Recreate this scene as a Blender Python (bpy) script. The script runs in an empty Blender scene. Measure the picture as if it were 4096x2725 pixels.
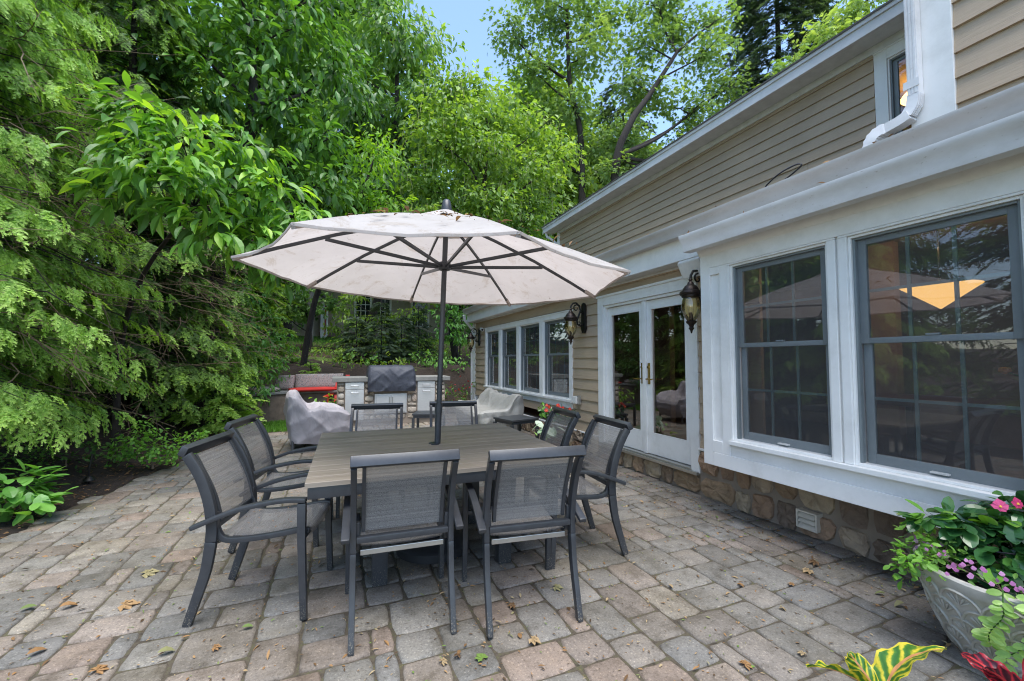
import bpy, bmesh, math, random
import numpy as np
from mathutils import Vector, Matrix

S = bpy.context.scene
COL = S.collection
PI = math.pi
R = math.radians
rng = np.random.default_rng(11)
random.seed(11)
U = random.uniform


# ------------------------------------------------------------------ objects
def tag(o, label=None, cat=None, group=None, kind=None):
    if label: o['label'] = label
    if cat: o['category'] = cat
    if group: o['group'] = group
    if kind: o['kind'] = kind
    return o


def thing(name, label, cat, loc=(0, 0, 0), rz=0.0, group=None):
    o = bpy.data.objects.new(name, None)
    COL.objects.link(o)
    o.empty_display_size = 0.1
    o.location = loc
    o.rotation_euler = (0, 0, rz)
    return tag(o, label, cat, group)


def link(name, me, mat, parent=None):
    o = bpy.data.objects.new(name, me)
    COL.objects.link(o)
    if mat is not None:
        for m in (mat if isinstance(mat, (list, tuple)) else [mat]):
            me.materials.append(m)
    if parent is not None:
        o.parent = parent
    return o


def copy_tree(o, parent=None):
    c = o.copy()
    COL.objects.link(c)
    c.parent = parent
    for ch in list(o.children):
        copy_tree(ch, c)
    return c


class MB:
    """Collects shapes for one mesh object."""
    def __init__(s):
        s.v = []; s.f = []; s.m = []; s.mi = 0

    def add(s, vs, fs):
        n = len(s.v)
        s.v += [tuple(p) for p in vs]
        s.f += [tuple(i + n for i in f) for f in fs]
        s.m += [s.mi] * len(fs)
        return s

    def box(s, x0, x1, y0, y1, z0, z1):
        if x0 > x1: x0, x1 = x1, x0
        if y0 > y1: y0, y1 = y1, y0
        if z0 > z1: z0, z1 = z1, z0
        v = [(x, y, z) for z in (z0, z1) for y in (y0, y1) for x in (x0, x1)]
        return s.add(v, [(0, 2, 3, 1), (4, 5, 7, 6), (0, 1, 5, 4), (2, 6, 7, 3), (0, 4, 6, 2), (1, 3, 7, 5)])

    def obox(s, c, sx, sy, sz, M):
        v = [Vector(c) + M @ Vector((x * sx / 2, y * sy / 2, z * sz / 2)) for z in (-1, 1) for y in (-1, 1) for x in (-1, 1)]
        return s.add(v, [(0, 2, 3, 1), (4, 5, 7, 6), (0, 1, 5, 4), (2, 6, 7, 3), (0, 4, 6, 2), (1, 3, 7, 5)])

    def tube(s, pts, r, seg=8, cap=True):
        pts = [Vector(p) for p in pts]
        n = len(pts)
        rr = r if isinstance(r, (list, tuple)) else [r] * n
        t0 = (pts[1] - pts[0]).normalized()
        a = t0.cross(Vector((0, 0, 1)))
        if a.length < 1e-3: a = t0.cross(Vector((1, 0, 0)))
        a.normalize()
        vs = []
        for i, p in enumerate(pts):
            t = (pts[min(i + 1, n - 1)] - pts[max(i - 1, 0)])
            t = t.normalized() if t.length > 1e-9 else t0
            a = a - t * a.dot(t)
            a = a.normalized() if a.length > 1e-6 else t.orthogonal().normalized()
            b = t.cross(a)
            for k in range(seg):
                q = 2 * PI * k / seg
                vs.append(p + (a * math.cos(q) + b * math.sin(q)) * rr[i])
        fs = [(i * seg + k, i * seg + (k + 1) % seg, (i + 1) * seg + (k + 1) % seg, (i + 1) * seg + k) for i in range(n - 1) for k in range(seg)]
        if cap:
            fs += [tuple(reversed(range(seg))), tuple((n - 1) * seg + k for k in range(seg))]
        return s.add(vs, fs)

    def bar(s, pts, w, d, side=(1, 0, 0)):
        """rectangular section: w across 'side', d in the plane of the path; w and d may be lists"""
        pts = [Vector(p) for p in pts]; n = len(pts)
        a = Vector(side).normalized()
        ww = w if isinstance(w, (list, tuple)) else [w] * n
        dd = d if isinstance(d, (list, tuple)) else [d] * n
        vs = []
        for i, p in enumerate(pts):
            t = (pts[min(i + 1, n - 1)] - pts[max(i - 1, 0)]).normalized()
            b = t.cross(a).normalized()
            for sx, sy in ((-1, -1), (1, -1), (1, 1), (-1, 1)):
                vs.append(p + a * (sx * ww[i] / 2) + b * (sy * dd[i] / 2))
        fs = [(i * 4 + k, i * 4 + (k + 1) % 4, i * 4 + 4 + (k + 1) % 4, i * 4 + 4 + k) for i in range(n - 1) for k in range(4)]
        fs += [(3, 2, 1, 0), tuple((n - 1) * 4 + k for k in range(4))]
        return s.add(vs, fs)

    def lathe(s, prof, c=(0, 0, 0), seg=20, close=True):
        vs = []
        for r, z in prof:
            for k in range(seg):
                q = 2 * PI * k / seg
                vs.append((c[0] + r * math.cos(q), c[1] + r * math.sin(q), c[2] + z))
        n = len(prof)
        fs = [(i * seg + k, i * seg + (k + 1) % seg, (i + 1) * seg + (k + 1) % seg, (i + 1) * seg + k) for i in range(n - 1) for k in range(seg)]
        if close:
            fs += [tuple(reversed(range(seg))), tuple((n - 1) * seg + k for k in range(seg))]
        return s.add(vs, fs)

    def extrude(s, poly, P, a, b):
        """poly: 2-D outline; P(u, v, t) -> point; from t=a to t=b"""
        n = len(poly)
        vs = [P(u, v, a) for u, v in poly] + [P(u, v, b) for u, v in poly]
        fs = [(i, (i + 1) % n, n + (i + 1) % n, n + i) for i in range(n)]
        fs += [tuple(reversed(range(n))), tuple(range(n, 2 * n))]
        return s.add(vs, fs)

    def grid(s, P, nu, nv, thick=0.0):
        vs = [P(i / nu, j / nv) for j in range(nv + 1) for i in range(nu + 1)]
        fs = [(j * (nu + 1) + i, j * (nu + 1) + i + 1, (j + 1) * (nu + 1) + i + 1, (j + 1) * (nu + 1) + i) for j in range(nv) for i in range(nu)]
        return s.add(vs, fs)

    def build(s, name, mat, parent=None, smooth=None, bevel=0.0, bseg=2, fix=True, solid=0.0, label=None):
        me = bpy.data.meshes.new(name)
        me.from_pydata([tuple(p) for p in s.v], [], s.f)
        if any(s.m):
            me.polygons.foreach_set('material_index', s.m)
        if fix or bevel or solid:
            bm = bmesh.new(); bm.from_mesh(me)
            if solid:
                bmesh.ops.recalc_face_normals(bm, faces=bm.faces)
                bmesh.ops.solidify(bm, geom=bm.faces[:], thickness=solid)
            if bevel:
                es = [e for e in bm.edges if len(e.link_faces) == 2 and e.calc_face_angle(0) > 0.6]
                bmesh.ops.bevel(bm, geom=es, offset=bevel, segments=bseg, affect='EDGES', profile=0.6, clamp_overlap=True)
            bmesh.ops.recalc_face_normals(bm, faces=bm.faces)
            bm.to_mesh(me); bm.free()
        if smooth:
            me.shade_smooth()
            me.set_sharp_from_angle(angle=R(smooth))
        me.update()
        o = link(name, me, mat, parent)
        if label: o['label'] = label
        return o


# ------------------------------------------------------------------ fast meshes
def np_mesh(name, V, F, attrs=None, smooth=False):
    V = np.asarray(V, np.float32); F = np.asarray(F, np.int32)
    me = bpy.data.meshes.new(name)
    k = F.shape[1]
    me.vertices.add(len(V)); me.vertices.foreach_set('co', V.ravel())
    me.loops.add(F.size); me.loops.foreach_set('vertex_index', F.ravel())
    me.polygons.add(len(F))
    me.polygons.foreach_set('loop_start', np.arange(0, F.size, k, dtype=np.int32))
    me.polygons.foreach_set('use_smooth', np.full(len(F), smooth))
    for an, a in (attrs or {}).items():
        a = np.asarray(a, np.float32)
        if a.ndim == 1:
            at = me.attributes.new(an, 'FLOAT', 'POINT'); at.data.foreach_set('value', a)
        else:
            at = me.attributes.new(an, 'FLOAT_COLOR', 'POINT')
            at.data.foreach_set('color', np.concatenate([a, np.ones((len(a), 1), np.float32)], 1).ravel())
    me.update(calc_edges=True)
    me.validate()
    return me


def unit(a):
    return a / np.maximum(np.linalg.norm(a, axis=-1, keepdims=True), 1e-9)


def instance(T, F, pos, d, nrm, size, tint, tip=None, tipgain=0.0, wscale=None):
    """copies of template T (x side, y along, z normal) at pos along d"""
    pos = np.asarray(pos, float); d = unit(np.asarray(d, float))
    nrm = np.asarray(nrm, float)
    n = nrm - d * (nrm * d).sum(-1, keepdims=True); n = unit(n)
    sd = np.cross(d, n)
    N, k = len(pos), len(T)
    size = np.broadcast_to(np.asarray(size, float), (N,))
    ws = np.ones(N) if wscale is None else wscale
    V = pos[:, None, :] + size[:, None, None] * (T[None, :, 0, None] * ws[:, None, None] * sd[:, None, :] + T[None, :, 1, None] * d[:, None, :] + T[None, :, 2, None] * n[:, None, :])
    FF = (F[None] + (np.arange(N) * k)[:, None, None]).reshape(-1, F.shape[1])
    tt = np.repeat(np.asarray(tint, float), k)
    if tip is not None:
        tt = tt + np.tile(tip, N) * tipgain
    return V.reshape(-1, 3), FF, np.clip(tt, 0, 1)


def leaf_template(w=0.4, droop=0.25, fold=0.06, rows=((.0, .12), (.3, .9), (.55, 1.), (.8, .6))):
    """pointed leaf of length 1; returns verts, tris"""
    V = []; F = []
    prev = None
    for y, ww in rows:
        z = -droop * y * y
        i = len(V)
        V += [(-w / 2 * ww, y, z + fold * ww), (0, y, z), (w / 2 * ww, y, z + fold * ww)]
        if prev is not None:
            F += [(prev, prev + 1, i + 1), (prev, i + 1, i), (prev + 1, prev + 2, i + 2), (prev + 1, i + 2, i + 1)]
        prev = i
    i = len(V); V.append((0, 1, -droop))
    F += [(prev, prev + 1, i), (prev + 1, prev + 2, i)]
    return np.array(V, float), np.array(F, int)


LEAF = leaf_template()
LEAF_BIG = leaf_template(.34, .34, .09, ((0, .06), (.18, .6), (.4, .98), (.62, .95), (.82, .55), (.94, .2)))
LEAF_OVAL = leaf_template(.62, .15, .05, ((0, .15), (.2, .75), (.5, 1.), (.8, .75), (.95, .3)))
LEAF_FAR = (np.array([(0, 0, 0), (-.32, .45, .06), (0, 1, -.15), (.32, .45, .06)], float), np.array([(0, 1, 2), (0, 2, 3)], int))


def star_template(n=5, spread=1.9, w=.28, droop=.2):
    """palmate / maple-like leaf cluster: n lobes"""
    V = []; F = []
    for k in range(n):
        a = (k - (n - 1) / 2) * spread / (n - 1)
        L = 1 - .35 * abs(a) / (spread / 2)
        c, s = math.cos(a), math.sin(a)
        base = len(V)
        for x, y, z in ((0, 0, 0), (-w * .5 * L, .5 * L, .03), (0, L, -droop * L), (w * .5 * L, .5 * L, .03)):
            V.append((x * c + y * s, -x * s + y * c, z))
        F += [(base, base + 1, base + 2), (base, base + 2, base + 3)]
    return np.array(V, float), np.array(F, int)


LEAF_STAR = star_template()


def spray_template(shoots=5, needles=8, seed=0, nl=.13, nw=.052):
    """a flat conifer spray of length about 1"""
    g = np.random.default_rng(seed)
    V = []; F = []; T = []
    def shoot(p, ang, L, m, t0):
        c, s = math.cos(ang), math.sin(ang)
        for i in range(m):
            f = (i + .5) / m
            q = np.array([p[0] + s * L * f, p[1] + c * L * f, p[2] - .12 * f * f * L + g.uniform(-.01, .01)])
            for sd in (-1, 1):
                a = ang + sd * (0.95 - .45 * f) + g.uniform(-.25, .25)
                e = np.array([math.sin(a), math.cos(a), g.uniform(-.15, .5)]) * nl * (1.05 - .45 * f) * g.uniform(.8, 1.2)
                w = np.array([math.cos(a), -math.sin(a), g.uniform(-.6, .6)]) * nw / 2
                i0 = len(V)
                V.extend([q - w, q + w, q + e]); F.append((i0, i0 + 1, i0 + 2)); T.extend([t0 + f * .6] * 3)
    shoot((0, 0, 0), 0, 1, int(needles * 2.), .4)
    for k in range(shoots):
        f = .12 + .75 * k / shoots
        sd = 1 if k % 2 else -1
        shoot((0, f, -.12 * f * f), sd * (.75 + g.uniform(-.15, .2)), (.26 * (1 - f) + .08) * g.uniform(.6, 1.4), needles, f * .6)
    return np.array(V), np.array(F, int), np.array(T)


SPRAYS = [spray_template(seed=i) for i in range(3)]


def foliage(name, parts, mat, parent):
    Vs, Fs, Ts = [], [], []
    n = 0
    for V, F, T in parts:
        Vs.append(V); Fs.append(F + n); Ts.append(T); n += len(V)
    me = np_mesh(name, np.concatenate(Vs), np.concatenate(Fs), {'tint': np.concatenate(Ts)})
    return link(name, me, mat, parent)
# ------------------------------------------------------------------ materials
def nt(name):
    m = bpy.data.materials.new(name); m.use_nodes = True
    t = m.node_tree; t.nodes.clear()
    return m, t


class G:
    """small node-graph helper"""
    def __init__(s, name):
        s.m, s.t = nt(name)
        s.out = s.n('ShaderNodeOutputMaterial')
        s.tc = s.n('ShaderNodeTexCoord')

    def n(s, kind, **kw):
        x = s.t.nodes.new(kind)
        for k, v in kw.items():
            if k.startswith('i_'):
                x.inputs[k[2:].replace('_', ' ')].default_value = v
            else:
                setattr(x, k, v)
        return x

    def l(s, a, b): s.t.links.new(a, b)

    def coords(s, scale=(1, 1, 1), src='Object', rot=(0, 0, 0)):
        mp = s.n('ShaderNodeMapping')
        mp.inputs['Scale'].default_value = scale
        mp.inputs['Rotation'].default_value = rot
        s.l(s.tc.outputs[src], mp.inputs['Vector'])
        return mp.outputs[0]

    def noise(s, scale=5., detail=4., rough=.6, vec=None, dist=0.):
        x = s.n('ShaderNodeTexNoise')
        x.inputs['Scale'].default_value = scale; x.inputs['Detail'].default_value = detail
        x.inputs['Roughness'].default_value = rough; x.inputs['Distortion'].default_value = dist
        if vec is not None: s.l(vec, x.inputs['Vector'])
        else: s.l(s.tc.outputs['Object'], x.inputs['Vector'])
        return x.outputs['Fac']

    def ramp(s, fac, stops, interp='LINEAR'):
        x = s.n('ShaderNodeValToRGB'); cr = x.color_ramp; cr.interpolation = interp
        while len(cr.elements) < len(stops): cr.elements.new(0.5)
        for e, (p, c) in zip(cr.elements, stops):
            e.position = p; e.color = (*c, 1) if len(c) == 3 else c
        s.l(fac, x.inputs['Fac'])
        return x.outputs['Color']

    def mix(s, fac, a, b, blend='MIX'):
        x = s.n('ShaderNodeMix', data_type='RGBA', blend_type=blend)
        ia, ib = [q for q in x.inputs if q.type == 'RGBA']
        for sock, val in ((x.inputs[0], fac), (ia, a), (ib, b)):
            if hasattr(val, 'is_linked'): s.l(val, sock)
            elif isinstance(val, (int, float)): sock.default_value = val
            else: sock.default_value = (*val, 1)
        return [q for q in x.outputs if q.type == 'RGBA'][0]

    def math(s, op, a, b=0.5):
        x = s.n('ShaderNodeMath', operation=op)
        for sock, val in ((x.inputs[0], a), (x.inputs[1], b)):
            if hasattr(val, 'is_linked'): s.l(val, sock)
            else: sock.default_value = val
        return x.outputs[0]

    def bump(s, h, strength=.3, dist=.01):
        x = s.n('ShaderNodeBump'); x.inputs['Strength'].default_value = strength; x.inputs['Distance'].default_value = dist
        s.l(h, x.inputs['Height'])
        return x.outputs[0]

    def attr(s, name, out='Fac'):
        x = s.n('ShaderNodeAttribute'); x.attribute_name = name
        return x.outputs[out]

    def bsdf(s, col, rough=.6, metal=0., normal=None, **kw):
        b = s.n('ShaderNodeBsdfPrincipled')
        for k, v in (('Base Color', col), ('Roughness', rough), ('Metallic', metal)):
            if hasattr(v, 'is_linked'): s.l(v, b.inputs[k])
            elif isinstance(v, (int, float)): b.inputs[k].default_value = v
            else: b.inputs[k].default_value = (*v, 1)
        for k, v in kw.items(): b.inputs[k.replace('_', ' ')].default_value = v
        if normal is not None: s.l(normal, b.inputs['Normal'])
        return b.outputs[0]

    def done(s, sh):
        s.l(sh, s.out.inputs['Surface']); return s.m


def plain(name, col, rough=.5, metal=0., var=.12, scale=6., bump=0., bscale=60., vec=(1, 1, 1), spec=None):
    g = G(name)
    v = g.coords(vec)
    f = g.noise(scale, 5, .65, v)
    dark = tuple(c * (1 - var) for c in col); lite = tuple(min(1, c * (1 + var)) for c in col)
    c = g.ramp(f, [(.3, dark), (.7, lite)])
    nrm = g.bump(g.noise(bscale, 3, .6, v), bump, .004) if bump else None
    kw = {} if spec is None else {'Specular_IOR_Level': spec}
    return g.done(g.bsdf(c, rough, metal, nrm, **kw))


def leaf_mat(name, stops, rough=.45, trans=.3, yellow=(1.5, 1.5, .45), spec=.45):
    g = G(name)
    c = g.ramp(g.attr('tint'), stops)
    b = g.bsdf(c, rough, 0, None, Specular_IOR_Level=spec)
    t = g.n('ShaderNodeBsdfTranslucent')
    g.l(g.mix(1., c, yellow, 'MULTIPLY'), t.inputs['Color'])
    mx = g.n('ShaderNodeMixShader'); mx.inputs[0].default_value = trans
    g.l(b, mx.inputs[1]); g.l(t.outputs[0], mx.inputs[2])
    return g.done(mx.outputs[0])


def glass_mat(name, tint=(.86, .9, .9), gain=3.3, rough=.01):
    g = G(name)
    tr = g.n('ShaderNodeBsdfTransparent'); tr.inputs[0].default_value = (*tint, 1)
    gl = g.n('ShaderNodeBsdfGlossy'); gl.inputs['Roughness'].default_value = rough
    fr = g.n('ShaderNodeFresnel'); fr.inputs['IOR'].default_value = 1.52
    wob = g.bump(g.noise(1.6, 1, .5), .05, .02)
    g.l(wob, gl.inputs['Normal'])
    f = g.math('MINIMUM', g.math('MULTIPLY', fr.outputs[0], gain), .9)
    mx = g.n('ShaderNodeMixShader'); g.l(f, mx.inputs[0]); g.l(tr.outputs[0], mx.inputs[1]); g.l(gl.outputs[0], mx.inputs[2])
    return g.done(mx.outputs[0])


def emit_mat(name, col, power):
    g = G(name); e = g.n('ShaderNodeEmission'); e.inputs[0].default_value = (*col, 1); e.inputs[1].default_value = power
    return g.done(e.outputs[0])


def m_paver():
    g = G('paver stone')
    base = g.attr('tone', 'Color')
    v = g.coords((1, 1, 1))
    blot = g.ramp(g.noise(7, 5, .65, v), [(.3, (.60, .58, .54)), (.5, (1, 1, 1)), (.75, (1.2, 1.17, 1.12))])
    grit = g.ramp(g.noise(85, 3, .8, v), [(.3, (.50, .49, .48)), (.46, (1, 1, 1)), (.58, (1.0, 1.0, 1.0)), (.68, (1.75, 1.72, 1.65))])
    grime = g.ramp(g.noise(1.3, 6, .7, v), [(.32, (.62, .575, .49)), (.5, (.95, .93, .89)), (.68, (1.1, 1.08, 1.06))])
    c = g.mix(1., g.mix(1., g.mix(1., g.mix(1., base, blot, 'MULTIPLY'), grit, 'MULTIPLY'), grime, 'MULTIPLY'), (.645, .655, .645), 'MULTIPLY')
    h = g.math('ADD', g.noise(45, 4, .7, v), g.math('MULTIPLY', g.noise(190, 2, .6, v), .6))
    return g.done(g.bsdf(c, .82, 0, g.bump(h, .75, .006), Specular_IOR_Level=.3))


def m_joint():
    g = G('joint sand')
    c = g.ramp(g.noise(30, 6, .75), [(.3, (.035, .029, .021)), (.5, (.085, .069, .048)), (.62, (.085, .085, .04)), (.74, (.27, .165, .08))])
    return g.done(g.bsdf(c, .95, 0, g.bump(g.noise(120, 3, .6), .8, .01)))


def m_mulch():
    g = G('bark mulch')
    v = g.coords((1, 1, 1))
    c = g.ramp(g.noise(38, 6, .8, v, 1.2), [(.28, (.008, .006, .005)), (.5, (.028, .018, .013)), (.66, (.065, .04, .025)), (.78, (.17, .11, .06))])
    return g.done(g.bsdf(c, .9, 0, g.bump(g.noise(60, 5, .75, v), 1., .03)))


def m_ground():
    g = G('woodland soil')
    v = g.coords((1, 1, 1))
    a = g.ramp(g.noise(9, 7, .75, v, .6), [(.3, (.012, .009, .007)), (.5, (.05, .034, .02)), (.66, (.13, .095, .05)), (.78, (.22, .19, .12))])
    b = g.ramp(g.noise(20, 5, .7, v), [(.3, (.05, .07, .02)), (.7, (.17, .26, .05))])
    f = g.ramp(g.noise(.33, 4, .65, v), [(.52, (0, 0, 0)), (.66, (1, 1, 1))])
    return g.done(g.bsdf(g.mix(f, a, b), .95, 0, g.bump(g.noise(25, 5, .7, v), 1., .05)))


def m_siding():
    g = G('tan lap siding')
    v = g.coords((6, 1.2, 26))
    f = g.noise(5, 5, .7, v, .6)
    w = g.noise(.9, 4, .6)
    c = g.mix(1., g.ramp(f, [(.3, (.41, .31, .212)), (.7, (.49, .38, .266))]), g.ramp(w, [(.3, (.84, .84, .83)), (.7, (1.06, 1.06, 1.05))]), 'MULTIPLY')
    return g.done(g.bsdf(c, .55, 0, g.bump(f, .35, .006)))


def m_white():
    g = G('white painted trim')
    v = g.coords((1, 1, 1))
    c = g.ramp(g.noise(3.5, 6, .7, v), [(.25, (.66, .655, .62)), (.5, (.78, .775, .745)), (.75, (.82, .815, .79))])
    return g.done(g.bsdf(c, .42, 0, g.bump(g.noise(35, 3, .6, v), .08, .003)))


def m_gutter(name='white gutter metal', k=1.):
    g = G(name)
    v = g.coords((1, .5, 1))
    spots = g.ramp(g.noise(60, 3, .6, v), [(.22, (.62, .57, .5)), (.34, (1, 1, 1))])
    c = g.mix(1., g.ramp(g.noise(2.2, 6, .75, v), [(.3, (.56 * k, .545 * k ** 1.1, .52 * k ** 1.2)), (.6, (.74 * k, .735 * k ** 1.1, .73 * k ** 1.2))]), spots, 'MULTIPLY')
    return g.done(g.bsdf(c, .38, 0, None))


def m_stone():
    g = G('field stone')
    t = g.attr('tone', 'Color')
    v = g.coords((1, 1, 1))
    f = g.noise(9, 7, .72, v, .4)
    c = g.mix(1., t, g.ramp(f, [(.25, (.5, .46, .42)), (.5, (1, 1, 1)), (.78, (1.35, 1.3, 1.2))]), 'MULTIPLY')
    return g.done(g.bsdf(c, .85, 0, g.bump(f, .9, .03)))


def m_sling():
    g = G('woven sling fabric')
    v = g.coords((1, 1, 1))
    st = g.n('ShaderNodeMapping'); g.l(g.tc.outputs['Object'], st.inputs[0]); st.inputs['Scale'].default_value = (.6, 300, 300)
    f = g.n('ShaderNodeTexNoise'); g.l(st.outputs[0], f.inputs['Vector']); f.inputs['Scale'].default_value = 1.; f.inputs['Detail'].default_value = 2
    c = g.ramp(f.outputs['Fac'], [(.32, (.145, .143, .14)), (.5, (.215, .21, .205)), (.68, (.31, .302, .29))])
    b = g.bsdf(c, .42, 0, g.bump(f.outputs['Fac'], .25, .002), Specular_IOR_Level=.6)
    tr = g.n('ShaderNodeBsdfTransparent')
    hole = g.noise(520, 1, .5, v)
    fac = g.ramp(hole, [(.40, (.55, .55, .55)), (.52, (.17, .17, .17))])
    mx = g.n('ShaderNodeMixShader'); g.l(fac, mx.inputs[0]); g.l(b, mx.inputs[1]); g.l(tr.outputs[0], mx.inputs[2])
    return g.done(mx.outputs[0])


def m_tabletop():
    g = G('weathered composite board')
    v = g.coords((.55, 26, 8))
    f = g.noise(2.2, 6, .65, v, .08)
    t = g.attr('tint')
    c = g.mix(1., g.ramp(f, [(.28, (.215, .178, .138)), (.5, (.275, .234, .186)), (.72, (.33, .288, .238))]), g.ramp(t, [(0, (.84, .83, .82)), (1, (1.1, 1.1, 1.1))]), 'MULTIPLY')
    return g.done(g.bsdf(c, g.ramp(g.noise(6, 4, .6), [(.3, (.33, .33, .33)), (.7, (.5, .5, .5))]), 0, g.bump(f, .2, .003), Specular_IOR_Level=.55))


def m_frame():
    g = G('charcoal powder coat')
    f = g.noise(14, 5, .7)
    z = g.n('ShaderNodeSeparateXYZ'); g.l(g.tc.outputs['Object'], z.inputs[0])
    low = g.ramp(z.outputs['Z'], [(.0, (1, 1, 1)), (.14, (0, 0, 0))])
    sc = g.ramp(g.noise(130, 4, .8), [(.56, (0, 0, 0)), (.62, (1, 1, 1))])
    k = g.mix(1., low, sc, 'MULTIPLY')
    c = g.mix(k, g.ramp(f, [(.3, (.036, .039, .044)), (.7, (.052, .056, .062))]), (.33, .29, .22))
    return g.done(g.bsdf(c, .36, .15, g.bump(g.noise(300, 2, .5), .08, .001)))


def m_canvas():
    g = G('beige umbrella canvas')
    v = g.coords((1, 1, 1))
    a = g.ramp(g.noise(2.4, 5, .65, v), [(.3, (.59, .56, .53)), (.7, (.69, .66, .63))])
    sp = g.ramp(g.noise(24, 5, .8, v, .8), [(.64, (1, 1, 1)), (.69, (.42, .34, .27))])
    st = g.ramp(g.noise(3.5, 6, .8, v, 1.5), [(.54, (1, 1, 1)), (.72, (.74, .66, .56))])
    c = g.mix(1., g.mix(1., a, sp, 'MULTIPLY'), st, 'MULTIPLY')
    b = g.bsdf(c, .85, 0, g.bump(g.noise(400, 2, .5, v), .15, .001), Specular_IOR_Level=.2)
    t = g.n('ShaderNodeBsdfTranslucent'); g.l(g.mix(1., c, (1.0, .93, .9), 'MULTIPLY'), t.inputs[0])
    mx = g.n('ShaderNodeMixShader'); mx.inputs[0].default_value = .5; g.l(b, mx.inputs[1]); g.l(t.outputs[0], mx.inputs[2])
    return g.done(mx.outputs[0])


def m_cover(name, a, b, dirt=(.30, .31, .24)):
    g = G(name)
    v = g.coords((1, 1, 1))
    c = g.ramp(g.noise(2.6, 6, .7, v, .5), [(.3, a), (.7, b)])
    d = g.ramp(g.noise(1.5, 5, .7, v, 1.), [(.55, (0, 0, 0)), (.78, (.6, .6, .6))])
    h = g.noise(4.5, 5, .6, g.coords((1, 1, .6)), 1.2)
    return g.done(g.bsdf(g.mix(d, c, dirt), .62, 0, g.bump(h, .35, .05)))


def m_steel():
    g = G('brushed stainless steel')
    v = g.coords((3, 3, 90))
    f = g.noise(4, 3, .6, v)
    return g.done(g.bsdf(g.ramp(f, [(.3, (.58, .58, .57)), (.7, (.70, .70, .69))]), .36, .6, None))


def m_stripe():
    g = G('striped cushion fabric')
    st = g.n('ShaderNodeMapping'); g.l(g.tc.outputs['Object'], st.inputs[0]); st.inputs['Scale'].default_value = (30, 30, .5)
    f = g.n('ShaderNodeTexNoise'); g.l(st.outputs[0], f.inputs['Vector']); f.inputs['Scale'].default_value = 1.; f.inputs['Detail'].default_value = 2
    c = g.ramp(f.outputs['Fac'], [(.32, (.09, .08, .085)), (.42, (.36, .33, .30)), (.485, (.22, .10, .085)), (.52, (.42, .39, .36)), (.64, (.13, .12, .125))])
    return g.done(g.bsdf(c, .9))


def m_bark(name, a, b):
    g = G(name)
    v = g.coords((5, 5, 1.2))
    f = g.noise(4, 6, .75, v, .6)
    return g.done(g.bsdf(g.ramp(f, [(.3, a), (.7, b)]), .92, 0, g.bump(f, 1., .03)))


def m_croton(name, stops, scale=9.):
    g = G(name)
    # veins are drawn from the leaf's own coordinates (u across, v along)
    u = g.attr('lu'); v = g.attr('lv')
    au = g.math('ABSOLUTE', u, 0)
    w = g.math('SINE', g.math('MULTIPLY', g.math('ADD', g.math('SUBTRACT', v, g.math('MULTIPLY', au, .30)), g.math('MULTIPLY', g.noise(12, 3, .6), .30)), 34.), 0)
    w2 = g.math('ADD', g.math('MULTIPLY', w, .5), .5)
    mid = g.math('LESS_THAN', au, .10)
    edge = g.math('MULTIPLY', g.math('GREATER_THAN', au, .88), .75)
    n = g.noise(55, 4, .7)
    f = g.math('MAXIMUM', g.math('MAXIMUM', g.math('MULTIPLY', g.math('ADD', g.math('MULTIPLY', w2, .62), .12), g.math('ADD', g.math('MULTIPLY', n, 1.1), .40)), mid), edge)
    c = g.ramp(f, stops)
    b = g.bsdf(c, .3, 0, g.bump(w2, .25, .004))
    t = g.n('ShaderNodeBsdfTranslucent'); g.l(c, t.inputs[0])
    mx = g.n('ShaderNodeMixShader'); mx.inputs[0].default_value = .22; g.l(b, mx.inputs[1]); g.l(t.outputs[0], mx.inputs[2])
    return g.done(mx.outputs[0])


def m_screen():
    g = G('insect screen mesh')
    d = g.n('ShaderNodeBsdfDiffuse'); d.inputs[0].default_value = (.20, .215, .225, 1)
    t = g.n('ShaderNodeBsdfTransparent')
    mx = g.n('ShaderNodeMixShader'); mx.inputs[0].default_value = .84; g.l(d.outputs[0], mx.inputs[1]); g.l(t.outputs[0], mx.inputs[2])
    return g.done(mx.outputs[0])


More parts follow.
